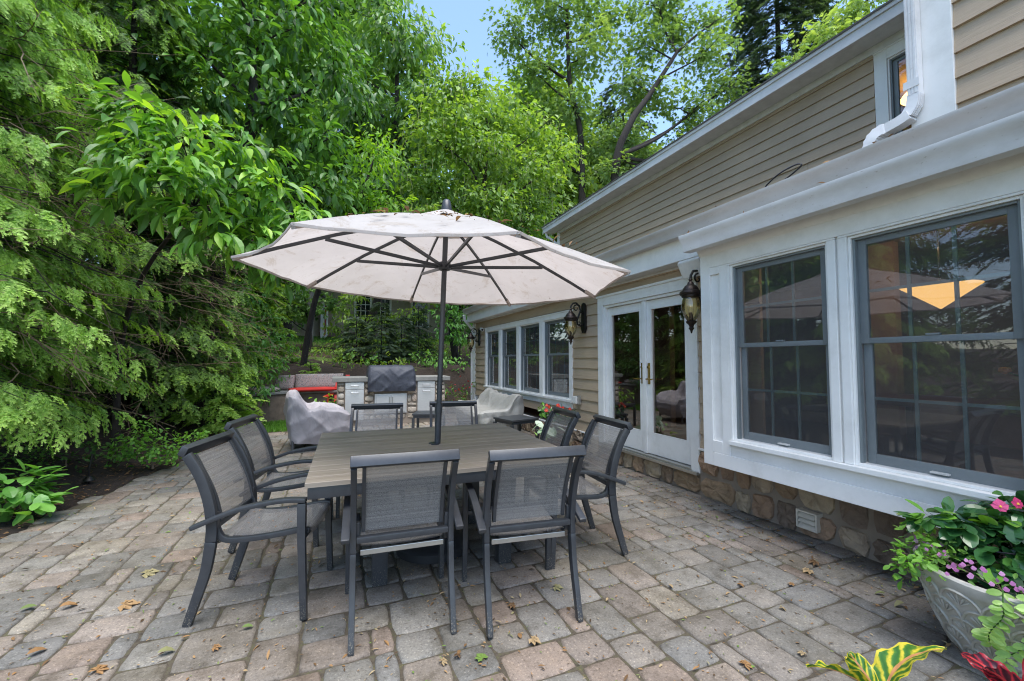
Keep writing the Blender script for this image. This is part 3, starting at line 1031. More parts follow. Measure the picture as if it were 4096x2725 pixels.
# bay cornice: frieze, crown and shallow roof
mb = MB()
cr = [(0, 0), (0, -.17), (.02, -.17), (.045, -.135), (.065, -.10), (.10, -.06), (.116, -.03), (.116, 0)]
mb.extrude(cr, lambda u, v, s: (BX - u - .0005, s, 2.45 + v), B0 - .1, B1 + .02)
hpart(mb, 'cornice', M['white'], smooth=35)
mb = MB()
mb.add([(BX - .118, B0 - .3, 2.446), (BX - .118, B1 + .02, 2.446), (HX + .0, B1 + .02, 2.50), (HX + .0, B0 - .3, 2.50), (BX - .118, B0 - .3, 2.44), (BX - .118, B1 + .02, 2.44), (HX, B1 + .02, 2.44), (HX, B0 - .3, 2.44)],
       [(0, 3, 2, 1), (4, 5, 6, 7), (0, 1, 5, 4), (1, 2, 6, 5), (3, 0, 4, 7)])
hpart(mb, 'bay_roof', M['roof'])
# long eave: fascia, soffit, frieze and lean-to roof
mb = MB(); mb.box(HX - .218, HX - .19, -3.2, 10.95, 2.355, 2.68)
hpart(mb, 'fascia', M['white'], bevel=.003)
mb = MB()
mb.box(HX - .1895, HX + .03, 2.90, 11.05, 2.36, 2.385); mb.box(HX - .022, HX + .0, 2.90, 10.86, 2.335, 2.3595)
hpart(mb, 'soffit', M['soffit'], bevel=.003)
mb = MB()
mb.add([(HX - .23, -3.2, 2.665), (HX - .23, 11.2, 2.665), (6.0, 11.2, 3.55), (6.0, -3.2, 3.55), (HX - .23, -3.2, 2.63), (HX - .23, 11.2, 2.63), (6.0, 11.2, 3.5), (6.0, -3.2, 3.5)],
       [(0, 3, 2, 1), (4, 5, 6, 7), (0, 1, 5, 4), (1, 2, 6, 5), (2, 3, 7, 6), (3, 0, 4, 7)])
hpart(mb, 'roof', M['roof'])
# upper eave
mb = MB()
mb.box(5.66, 5.70, 1.4, 11.40, 5.16, 5.335)
mb.box(5.64, 5.6595, 1.4, 11.40, 5.29, 5.34)
hpart(mb, 'upper_fascia', M['gutter'], bevel=.004)
mb = MB(); mb.box(5.7005, 6.0, 1.4, 11.40, 5.17, 5.19); mb.box(5.965, 6.02, 1.4, 11.07, 5.075, 5.1695)
hpart(mb, 'upper_soffit', M['soffit'], bevel=.003)
mb = MB()
mb.add([(5.62, 1.3, 5.342), (5.62, 11.42, 5.342), (9.5, 11.42, 7.0), (9.5, 1.3, 7.0), (5.62, 1.3, 5.36), (5.62, 11.42, 5.36), (9.5, 11.42, 7.03), (9.5, 1.3, 7.03)],
       [(0, 1, 2, 3), (4, 7, 6, 5), (0, 4, 5, 1), (1, 5, 6, 2), (3, 2, 6, 7), (0, 3, 7, 4)])
hpart(mb, 'upper_roof', M['roof'])
# upper window in the set-back wall
window(6.0, 2.04, 2.86, 3.62, 4.93, 4.22, 1, 1, .1)
casing(2.04, 2.86, 3.62, 4.93, 6.0, .13, head=.14)

# downspouts ----------------------------------------------------------
def ribbed(mb, pts, w=.075, d=.06, side=(0, 1, 0)):
    mb.bar(pts, w, d, side)
    pts = [Vector(p) for p in pts]
    a = Vector(side)
    t = (pts[-1] - pts[0]).normalized(); b = t.cross(a).normalized()
    for k in (-1, 0, 1):
        for s in (-1, 1):
            mb.bar([p + a * (k * w * .3) + b * (s * d / 2) for p in pts], .010, .008, side)


mb = MB()
DX = HX - .062
ribbed(mb, [(DX, 1.455, 7.0), (DX, 1.455, 5.2), (DX, 1.455, 3.02)], .055, .058, (0, 1, 0))
ribbed(mb, [(DX, 1.455, 3.02), (DX - .004, 1.462, 2.95), (DX - .012, 1.49, 2.90)], .06, .062, (1, 0, 0))
mb.bar([(DX - .012, 1.475, 2.895), (DX - .018, 1.53, 2.875), (DX - .022, 1.60, 2.862)], .075, .062, (1, 0, 0))
n = 9
arc = [(DX - .022 - .03 * math.sin(q), 1.595 + .075 * math.sin(q), 2.862 - .085 * (1 - math.cos(q))) for q in [PI / 2 * k / n for k in range(n + 1)]]
mb.bar(arc, [.080 + .007 * (k % 2) for k in range(n + 1)], [.066 + .008 * (k % 2) for k in range(n + 1)], (1, 0, 0))
mb.box(DX - .036, DX - .0295, 1.42, 1.50, 3.06, 3.11)
hpart(mb, 'downspout', M['gutter'], smooth=30)
mb = MB()
ribbed(mb, [(HX - .02, 11.12, 2.2), (HX - .02, 11.12, .1)], .07, .06, (1, 0, 0))
mb.tube([(HX - .30, 10.95, 2.55), (HX - .28, 11.0, 2.44), (HX - .12, 11.08, 2.30), (HX - .02, 11.12, 2.19)], .04, 8)
hpart(mb, 'downspout', M['gutter'], smooth=40)
mb = MB()
mb.bar([(5.95, 11.12, 4.86), (5.95, 11.12, 3.5)], .07, .06)
mb.tube([(5.72, 11.3, 5.17), (5.74, 11.28, 5.05), (5.88, 11.18, 4.93), (5.95, 11.12, 4.84)], .038, 8)
hpart(mb, 'downspout', M['gutter'], smooth=40)

# french doors ---------------------------------------------------------
mb = MB()
Yd0, Yd1, Zd0, Zd1 = 3.40, 4.95, .25, 2.10
for q in ((Yd0 - .11, Yd0 - .0005), (Yd1 + .0005, Yd1 + .125)):
    mb.box(HX - .028, HX + .05, q[0], q[1], .22, 2.24)
mb.box(HX - .0265, HX + .05, Yd0, Yd1, Zd1 + .002, 2.24); mb.box(HX - .045, HX - .0285, Yd0 - .125, Yd1 + .14, 2.215, 2.243)
mb.box(HX - .005, HX + .14, Yd0, Yd0 + .028, .25, Zd1); mb.box(HX - .005, HX + .14, Yd1 - .028, Yd1, .25, Zd1); mb.box(HX - .0045, HX + .14, Yd0 + .0285, Yd1 - .0285, Zd1 - .03, Zd1)
hpart(mb, 'door_frame', M['white'], bevel=.003)
mb = MB(); mb.box(HX - .06, HX + .14, Yd0 - .10, Yd1 + .08, .20, .232); mb.box(HX - .035, HX + .14, Yd0, Yd1, .2325, .249)
hpart(mb, 'door_threshold', M['alum'], bevel=.003)
for i, (ya, yb, hs) in enumerate(((3.43, 4.13, 1), (4.17, 4.92, -1))):
    mb = MB(); st = .10; X0, X1 = HX + .035, HX + .08
    za, zb = .255, 2.065
    mb.box(X0, X1, ya, ya + st * .8, za, zb); mb.box(X0, X1, yb - st * .8, yb, za, zb)
    mb.box(X0, X1, ya + st * .8, yb - st * .8, za, za + .24); mb.box(X0, X1, ya + st * .8, yb - st * .8, zb - .10, zb)
    door = hpart(mb, 'door', M['white'], bevel=.003)
    g = MB(); yy0, yy1 = ya + st * .8, yb - st * .8
    g.add([(X0 + .02, yy0, za + .24), (X0 + .02, yy1, za + .24), (X0 + .02, yy1, zb - .10), (X0 + .02, yy0, zb - .10)], [(0, 3, 2, 1)])
    g.build('glass', M['doorglass'], door, fix=False)
    b = MB()
    for q in ((yy0, yy0 + .008, za + .24, zb - .1), (yy1 - .008, yy1, za + .24, zb - .1), (yy0 + .008, yy1 - .008, za + .24, za + .248), (yy0 + .008, yy1 - .008, zb - .108, zb - .1)):
        b.box(X0 - .002, X0 + .018, *q)
    b.build('glazing_bead', M['white'], door)
    h = MB(); hy = (yb - .04) if hs > 0 else (ya + .04)
    h.box(X0 - .008, X0 - .0005, hy - .018, hy + .018, 1.07, 1.32)
    h.tube([(X0 - .005, hy, 1.13), (X0 - .05, hy, 1.13), (X0 - .055, hy - hs * .03, 1.132), (X0 - .052, hy - hs * .075, 1.127), (X0 - .05, hy - hs * .12, 1.135)], [.009, .009, .010, .008, .006], 8)
    h.tube([(X0 - .004, hy, 1.27), (X0 - .02, hy, 1.27)], .016, 10)
    h.build('handle', M['brass'], door, smooth=40)
mb = MB(); mb.box(HX + .008, HX + .034, 4.118, 4.182, .252, 2.07)
hpart(mb, 'astragal', M['white'], bevel=.006)

# interior shell seen through the glass ----------------------------------
mb = MB()
x0, x1, y0, y1, z0, z1 = HX + .15, 7.6, -.9, 10.95, .28, 2.62
mb.add([(x1, y0, z0), (x1, y1, z0), (x1, y1, z1), (x1, y0, z1)], [(0, 1, 2, 3)])
mb.add([(x0 - .1, y0, z0), (x1, y0, z0), (x1, y0, z1), (x0 - .1, y0, z1)], [(0, 1, 2, 3)])
mb.add([(x0 - .1, y1, z0), (x1, y1, z0), (x1, y1, z1), (x0 - .1, y1, z1)], [(0, 1, 2, 3)])
mb.add([(BX + .1, y0, z1), (x1, y0, z1), (x1, y1, z1), (BX + .1, y1, z1)], [(0, 1, 2, 3)])
mb.box(5.0, 5.1, 5.45, 10.9, z0, z1 - .01); mb.box(6.2, 6.32, 1.55, 1.8, z0, z1 - .01); mb.box(5.4, 5.5, 2.6, 3.1, z0, z1 - .01)
mb.box(HX + .10, HX + .145, 5.09, 5.79, .3, 2.4); mb.box(HX + .101, HX + .145, 2.9, 3.35, .4, 2.4)
hpart(mb, 'interior_wall', M['inside'], fix=False)
mb = MB(); mb.add([(HX + .1, y0, z0), (x1, y0, z0), (x1, y1, z0), (HX + .1, y1, z0)], [(0, 1, 2, 3)])
mb.add([(6.1, 1.6, 3.4), (8.6, 1.6, 3.4), (8.6, 6, 3.4), (6.1, 6, 3.4)], [(0, 1, 2, 3)])
hpart(mb, 'interior_floor', M['insidefloor'], fix=False)
mb = MB()
mb.add([(8.6, 1.5, 3.4), (8.6, 6, 3.4), (8.6, 6, 5.2), (8.6, 1.5, 5.2)], [(0, 1, 2, 3)])
mb.add([(6.1, 1.5, 5.2), (8.6, 1.5, 5.2), (8.6, 6, 5.2), (6.1, 6, 5.2)], [(0, 1, 2, 3)])
mb.add([(6.1, 1.5, 3.4), (8.6, 1.5, 3.4), (8.6, 1.5, 5.2), (6.1, 1.5, 5.2)], [(0, 1, 2, 3)])
mb.add([(6.1, 6, 3.4), (8.6, 6, 3.4), (8.6, 6, 5.2), (6.1, 6, 5.2)], [(0, 1, 2, 3)])
hpart(mb, 'upper_room_wall', M['stucco'], fix=False)

# things fixed to or inside the house -------------------------------------
def lathe_thing(name, prof, mat, loc, label, cat, seg=28, smooth=40, parent=None):
    o = MB().lathe(prof, (0, 0, 0), seg).build(name, mat, parent, smooth=smooth)
    o.location = loc
    return tag(o, label, cat)


pl = thing('pendant_lamp', 'lit amber cone pendant lamp hanging inside the bay window', 'lamp', (4.70, 1.945, 1.95))
MB().lathe([(.005, -.165), (.255, .03), (.25, .035), (.245, .03), (.004, -.158)], (0, 0, 0), 36, False).build('lamp_shade', M['lamp'], pl, smooth=60)
MB().lathe([(.245, .02), (.10, .055), (.02, .075)], (0, 0, 0), 36, True).build('shade_cap', M['lamp'], pl, smooth=60)
MB().tube([(0, 0, .07), (0, 0, .6)], .006, 6).build('stem', M['iron'], pl)
rl = thing('ceiling_lamp', 'warm lit ceiling lamp glowing behind the upper window', 'lamp', (7.3, 3.1, 4.95))
MB().lathe([(.03, .2), (.2, .06), (.24, .0), (.16, -.08), (.02, -.11)], (0, 0, 0), 24).build('lamp_shade', M['lampdim'], rl, smooth=50)
lathe_thing('recessed_light', [(.05, .02), (.05, -.004), (.01, -.006)], M['spot'], (6.3, 5.0, 2.60), 'small recessed ceiling light glinting behind the French door glass', 'light', 16)

li = bpy.data.lights.new('pendant_bulb', 'POINT'); li.energy = 5; li.color = (1., .62, .30); li.shadow_soft_size = .12
lo = bpy.data.objects.new('pendant_bulb', li); COL.objects.link(lo); lo.location = (4.70, 1.945, 2.32)
t = thing('indoor_table', 'dark dining table in the room behind the bay window', 'table', (4.75, 1.6, .28))
MB().box(-.5, .5, -.9, .9, .70, .74).build('tabletop', M['insidefloor'], t, bevel=.006)
for sx in (-.43, .43):
    for sy in (-.8, .8): MB().box(sx - .03, sx + .03, sy - .03, sy + .03, 0, .6995).build('leg', M['insidefloor'], t)
t = thing('flower_vase', 'vase of orange flowers on the table behind the bay window', 'vase', (4.6, 1.35, 1.022))
MB().lathe([(.03, 0), (.06, .03), (.065, .09), (.035, .16), (.042, .18)], (0, 0, 0), 20).build('vase', M['offwhite'], t, smooth=40)
gv = np.random.default_rng(3)
fl_ = MB()
for _ in range(14):
    c_ = (gv.normal(0, .09), gv.normal(0, .12), .30 + gv.normal(0, .05))
    MB().lathe([(.004, -.02), (.035, .0), (.03, .025), (.005, .03)], c_, 8).build('flower', M['orangeflower'], t)
    fl_.tube([(0, 0, .15), c_], .004, 4)
fl_.build('stems', M['herb'], t)

# wall lanterns
def lantern(loc, label):
    """origin at the wall, arm reaching out along -X"""
    t = thing('wall_lantern', label, 'wall lantern', loc, 0, 'wall lanterns along the house')
    b = MB()
    prof = [(-.055, -.20), (.055, -.20), (.062, -.16), (.05, .17), (.035, .21), (0, .235), (-.035, .21), (-.05, .17), (-.062, -.16), (-.03, -.225), (.03, -.225)]
    prof = [(-.03, -.225), (.03, -.225), (.058, -.17), (.046, .17), (.03, .21), (0, .225), (-.03, .21), (-.046, .17), (-.058, -.17)]
    b.extrude(prof, lambda u, v, s: (s, u, v), -.035, -.001)
    b.build('back_plate', M['iron'], t, bevel=.008)
    a = MB()
    sc = [(-.035, 0, -.10), (-.075, 0, -.125), (-.125, 0, -.10), (-.135, 0, -.045), (-.105, 0, .03), (-.075, 0, .10), (-.095, 0, .175), (-.15, 0, .215), (-.205, 0, .205), (-.235, 0, .16), (-.24, 0, .115)]
    a.tube(sc, [.012, .013, .013, .013, .014, .014, .014, .013, .012, .012, .012], 8)
    sp = [(-.145 + r * math.cos(q), 0, .135 + r * math.sin(q)) for q, r in [(.4 + k * .55, .062 - .0042 * k) for k in range(13)]]
    a.tube(sp, [.011 - .0004 * k for k in range(13)], 7)
    sp = [(-.10 + r * math.cos(q), 0, -.075 + r * math.sin(q)) for q, r in [(2.6 + k * .6, .04 - .0032 * k) for k in range(10)]]
    a.tube(sp, .008, 7)
    a.tube([(-.035, 0, .06), (-.075, 0, .09)], .012, 7)
    a.build('arm', M['iron'], t, smooth=50)
    c = (-.24, 0, 0)
    MB().lathe([(.012, .13), (.02, .118), (.012, .105), (.026, .092), (.034, .07), (.055, .055), (.072, .03), (.078, .01), (.098, .004), (.104, -.012), (.098, -.03), (.086, -.034), (.084, -.05), (.07, -.055)], c, 24).build('cap', M['bronze'], t, smooth=30)
    MB().lathe([(.070, -.055), (.082, -.085), (.088, -.13), (.086, -.175), (.072, -.225), (.05, -.262), (.036, -.28)], c, 24, False).build('glass', M['lampglass'], t, smooth=60)
    f = MB().lathe([(.038, -.278), (.05, -.285), (.046, -.30), (.026, -.318), (.018, -.34), (.026, -.352), (.012, -.372), (.006, -.40)], c, 20)
    f.tube([(-.24, 0, -.28), (-.24, 0, -.20)], .018, 10)
    f.build('finial', M['bronze'], t, smooth=30)
    k = MB()
    for q in range(3):
        an = 2 * PI * q / 3 + .4
        k.tube([(-.24 + .026 * math.cos(an), .026 * math.sin(an), -.22), (-.24 + .026 * math.cos(an), .026 * math.sin(an), -.13)], [.007, .007], 8)
    k.build('candle', M['offwhite'], t)
    return t


lantern((HX - .02, 5.42, 1.98), 'black scrolled wall lantern on the siding between the window row and the French doors')
lantern((HX - .02, 3.13, 2.01), 'black scrolled wall lantern tucked against the white bay window')
lantern((HX - .02, 10.46, 1.95), 'black scrolled wall lantern at the far corner of the house beside the security camera')

t = thing('dryer_vent', 'small beige louvred vent cover set in the stone base', 'vent', (HX - .066, 2.21, .135))
mb = MB()
w, h = .078, .068
mb.box(-.02, .10, -w, -w + .013, -h, h); mb.box(-.02, .10, w - .013, w, -h, h); mb.box(-.02, .04, -w + .013, w - .013, h - .013, h); mb.box(-.02, .04, -w + .013, w - .013, -h, -h + .013)
mb.build('frame', M['ventp'], t, bevel=.003)
MB().box(.02, .03, -w + .014, w - .014, -h + .014, h - .014).build('gap_shade', M['iron'], t)  # near-black plate added to paint shade into the gaps between the louvres
for k in range(3):
    z = .045 - k * .037
    MB().add([(.008, -w + .016, z), (.008, w - .016, z), (-.024, w - .016, z - .027), (-.024, -w + .016, z - .027)], [(0, 1, 2, 3)]).build('louvre', M['ventp'], t, solid=.003)

t = thing('outlet_box', 'grey weatherproof outlet box on the siding under the lantern', 'outlet box', (HX - .02, 5.60, .755))
MB().box(-.05, .01, -.055, .055, -.065, .065).build('box', M['alum'], t, bevel=.008)
MB().box(-.085, -.051, -.05, .05, -.055, .06).build('bubble_cover', M['offwhite'], t, bevel=.014)

t = thing('security_camera', 'small white bullet security camera at the far corner of the house', 'camera', (HX - .02, 10.16, 2.13))
MB().tube([(0, 0, 0), (-.06, -.01, .0)], .022, 10).build('bracket', M['offwhite'], t, smooth=40)
MB().tube([(-.05, .03, .01), (-.07, -.12, -.02)], .042, 14).build('body', M['offwhite'], t, smooth=40)
MB().tube([(-.0695, -.118, -.02), (-.0715, -.128, -.022)], .03, 14).build('lens', M['iron'], t)

t = thing('outdoor_speaker', 'white wedge shaped outdoor speaker under the eave by the bay', 'speaker', (HX - .03, 3.2, 2.27))
mb = MB()
pr = [(-.02, .09), (-.17, .09), (-.20, .06), (-.12, -.10), (-.02, -.06)]
mb.extrude(pr, lambda u, v, s: (u, s, v), -.14, .14)
mb.build('cabinet', M['offwhite'], t, bevel=.015)
MB().box(-.03, .03, -.03, .03, .02, .06).build('bracket', M['offwhite'], t)



def smooth_pts(pts, n=4):
    P = [Vector(q) for q in pts]; out = []
    for i in range(len(P) - 1):
        p0, p1, p2, p3 = P[max(i - 1, 0)], P[i], P[i + 1], P[min(i + 2, len(P) - 1)]
        for k in range(n):
            t = k / n
            out.append(.5 * ((2 * p1) + (p2 - p0) * t + (2 * p0 - 5 * p1 + 4 * p2 - p3) * t * t + (3 * p1 - p0 - 3 * p2 + p3) * t ** 3))
    return out + [P[-1]]


mb = MB()
pts = smooth_pts([(3.12, 3.6, 2.70), (3.11, 3.0, 2.695), (3.11, 2.6, 2.695), (3.12, 2.36, 2.70), (3.12, 2.30, 2.74), (3.12, 2.20, 2.785), (3.12, 2.08, 2.80), (3.12, 2.03, 2.785), (3.12, 2.07, 2.755), (3.12, 2.2, 2.71), (3.12, 2.35, 2.69), (3.12, 2.6, 2.69)])
mb.tube(pts, .006, 6)
tag(mb.build('cable', M['cable'], smooth=60), 'loop of black cable standing up out of the upper gutter', 'cable')
# ------------------------------------------------------------------ dining set
TC = (.665, 3.13); TROT = R(-1.0); TH = .745


def dining_table():
    t = thing('dining_table', 'square dining table with weathered grey brown boards on a charcoal frame', 'table', (TC[0], TC[1], 0), TROT)
    s = .79
    V, F, T = [], [], []
    nb = 13; w = 2 * s / nb
    for k in range(nb):
        ya, yb = -s + k * w + .0026, -s + (k + 1) * w - .0026
        segs = [(-s, s)]
        if ya < 0 < yb or abs(ya) < .03 or abs(yb) < .03:
            segs = [(-s, -.028), (.028, s)] if (ya < .024 and yb > -.024) else segs
        tv = random.random()
        for xa, xb in segs:
            b = len(V); e = .0012
            V += [(xa, ya, TH - .024), (xb, ya, TH - .024), (xb, yb, TH - .024), (xa, yb, TH - .024), (xa, ya, TH - e), (xb, ya, TH - e), (xb, yb, TH - e), (xa, yb, TH - e),
                  (xa + e, ya + e, TH), (xb - e, ya + e, TH), (xb - e, yb - e, TH), (xa + e, yb - e, TH)]
            F += [(b + 3, b + 2, b + 1, b), (b + 8, b + 9, b + 10, b + 11)] + [(b + i, b + (i + 1) % 4, b + 4 + (i + 1) % 4, b + 4 + i) for i in range(4)] + [(b + 4 + i, b + 4 + (i + 1) % 4, b + 8 + (i + 1) % 4, b + 8 + i) for i in range(4)]
            T += [tv] * 12
    link('tabletop', np_mesh('tabletop', V, F, {'tint': np.array(T)}), M['tabletop'], t)
    mb = MB()
    a = s - .012; z0, z1 = TH - .085, TH - .0245
    mb.box(-a, a, -a, -a + .03, z0, z1); mb.box(-a, a, a - .03, a, z0, z1); mb.box(-a, -a + .03, -a + .03, a - .03, z0, z1); mb.box(a - .03, a, -a + .03, a - .03, z0, z1)
    for y in (-.4, 0, .4): mb.box(-a + .03, a - .03, y - .02, y + .02, TH - .06, z1)
    mb.build('apron', M['frame'], t, bevel=.005, smooth=30)
    for x in (-.40, .40):
        for y in (-.37, .37):
            MB().box(x - .045, x + .045, y - .045, y + .045, 0, TH - .0605).build('leg', M['frame'], t, bevel=.006, smooth=30)
    MB().lathe([(.027, -.004), (.040, -.004), (.040, .004), (.030, .007), (.027, .006)], (0, 0, TH), 24).build('umbrella_hole_ring', M['frame'], t, smooth=40)


dining_table()


def sling(name, prof, x, parent, thick=.004, sag=.0):
    """cloth sheet swept along the (y, z) profile from -x to +x"""
    mb = MB()
    n = 10
    vs = []
    for y, z in prof:
        for i in range(n + 1):
            u = -1 + 2 * i / n
            vs.append((u * x, y, z - sag * (1 - u * u)))
    m = len(prof)
    mb.add(vs, [(j * (n + 1) + i, j * (n + 1) + i + 1, (j + 1) * (n + 1) + i + 1, (j + 1) * (n + 1) + i) for j in range(m - 1) for i in range(n)])
    return mb.build(name, M['sling'], parent, smooth=50, solid=.0)


def smooth_path(pts, n=4):
    P = [Vector(p) for p in pts]; out = []
    for i in range(len(P) - 1):
        p0, p1, p2, p3 = P[max(i - 1, 0)], P[i], P[i + 1], P[min(i + 2, len(P) - 1)]
        for k in range(n):
            t = k / n
            out.append(.5 * ((2 * p1) + (p2 - p0) * t + (2 * p0 - 5 * p1 + 4 * p2 - p3) * t * t + (3 * p1 - p0 - 3 * p2 + p3) * t ** 3))
    out.append(P[-1])
    return out


def make_chair(loc, rz, label):
    t = thing('dining_chair', label, 'chair', loc, rz, 'charcoal sling chairs round the dining table')
    f = M['frame']; px = .238
    for s in (-1, 1):
        x = s * px
        lp = smooth_path([(x, -.305, 0), (x, -.268, .12), (x, -.225, .27), (x, -.205, .415)])
        MB().bar(lp, .028, [.040 + .014 * i / (len(lp) - 1) for i in range(len(lp))]).build('leg', f, t, bevel=.005, smooth=35)
        fx = s * .272
        fl = [(fx, .262, 0), (fx, .252, .2), (fx, .243, .40), (fx, .240, .598)]
        MB().bar(fl, .030, [.034, .036, .040, .044]).build('leg', f, t, bevel=.005, smooth=35)
        ax = s * .272
        ap = smooth_path([(ax, -.285, .500), (ax, -.205, .532), (ax, -.08, .578), (ax, .06, .606), (ax, .17, .617), (ax, .262, .612)])
        a = MB().bar(ap, .040, .024)
        a.build('armrest', f, t, bevel=.006, smooth=35)
    mb = MB()
    bp = [(-.205, .4155), (-.203, .50), (-.222, .62), (-.262, .74), (-.305, .82), (-.333, .862)]
    for s in (-1, 1):
        p = smooth_path([(s * px, y, z) for y, z in bp])
        mb.bar(p, .028, [.054 - .008 * i / (len(p) - 1) for i in range(len(p))])
    top = (-.345, .878)
    mb.bar([(-px - .016, top[0], top[1] + .004), (px + .016, top[0], top[1] + .004)], .036, .052, Vector((0, .45, .9)).normalized().cross(Vector((1, 0, 0))))
    mb.bar([(-px + .0145, -.212, .478), (px - .0145, -.212, .478)], .030, .034, (0, 0, 1))
    mb.build('back_frame', f, t, bevel=.005, smooth=35)
    # sling panel rails and cloth of the back
    pr = [(-.185, .508), (-.196, .56), (-.214, .625), (-.243, .70), (-.278, .77), (-.305, .825), (-.322, .853)]
    bk = sling('backrest', [(p.y, p.z) for p in smooth_path([(0, y, z) for y, z in pr], 3)], .184, t)
    for s in (-1, 1): MB().bar(smooth_path([(s * .192, y, z) for y, z in pr]), .018, .022).build('rail', f, bk, smooth=35, bevel=.003)
    # seat
    sp = [(-.19, .437), (-.10, .425), (.0, .422), (.10, .430), (.19, .443), (.245, .445), (.268, .432), (.274, .41)]
    st = sling('seat', [(p.y, p.z) for p in smooth_path([(0, y, z) for y, z in sp], 3)], .205, t, sag=.010)
    mb = MB()
    for s in (-1, 1):
        rp = smooth_path([(s * .222, -.197, .56), (s * .222, -.19, .49), (s * .222, -.165, .432), (s * .222, -.12, .412), (s * .222, 0, .415), (s * .222, .12, .428), (s * .222, .22, .443), (s * .222, .268, .436)])
        mb.bar(rp, .026, .028)
    mb.bar([(-.26, .243, .415), (.26, .243, .415)], .026, .026, (0, 0, 1))
    mb.build('seat_frame', f, t, bevel=.004, smooth=35)
    MB().bar([(-.205, -.185, .405), (.205, -.185, .405)], .026, .014, (0, 0, 1)).build('rear_crossbar', M['alum'], t, bevel=.002)
    return t


proto = make_chair((.336, 2.445, 0), R(-3.3), 'charcoal sling chair with its back to the viewer, standing nearer the evergreens')


def chair(x, y, rz, label):
    c = copy_tree(proto)
    c.location = (x, y, 0); c.rotation_euler = (0, 0, rz); c['label'] = label
    return c


chair(.985, 2.305, R(-6.6), 'charcoal sling chair with its back to the viewer, standing nearer the bay window')
chair(-.335, 2.86, R(-102.6), 'side-on sling chair whose whole seat and splayed rear legs show beside the evergreens')
chair(-.33, 3.78, R(-100), 'sling chair on the evergreen side half hidden behind another side-on chair')
chair(.335, 4.24, R(171), 'sling chair facing the viewer across the table in front of the taupe covered armchair')
chair(1.11, 4.20, R(170), 'sling chair facing the viewer behind the umbrella pole')
chair(1.60, 2.78, R(85), 'sling chair with curved back and splayed leg in front of the French doors')
chair(1.57, 3.43, R(86), 'sling chair with litter flecked back between the table and the white flowered pot')


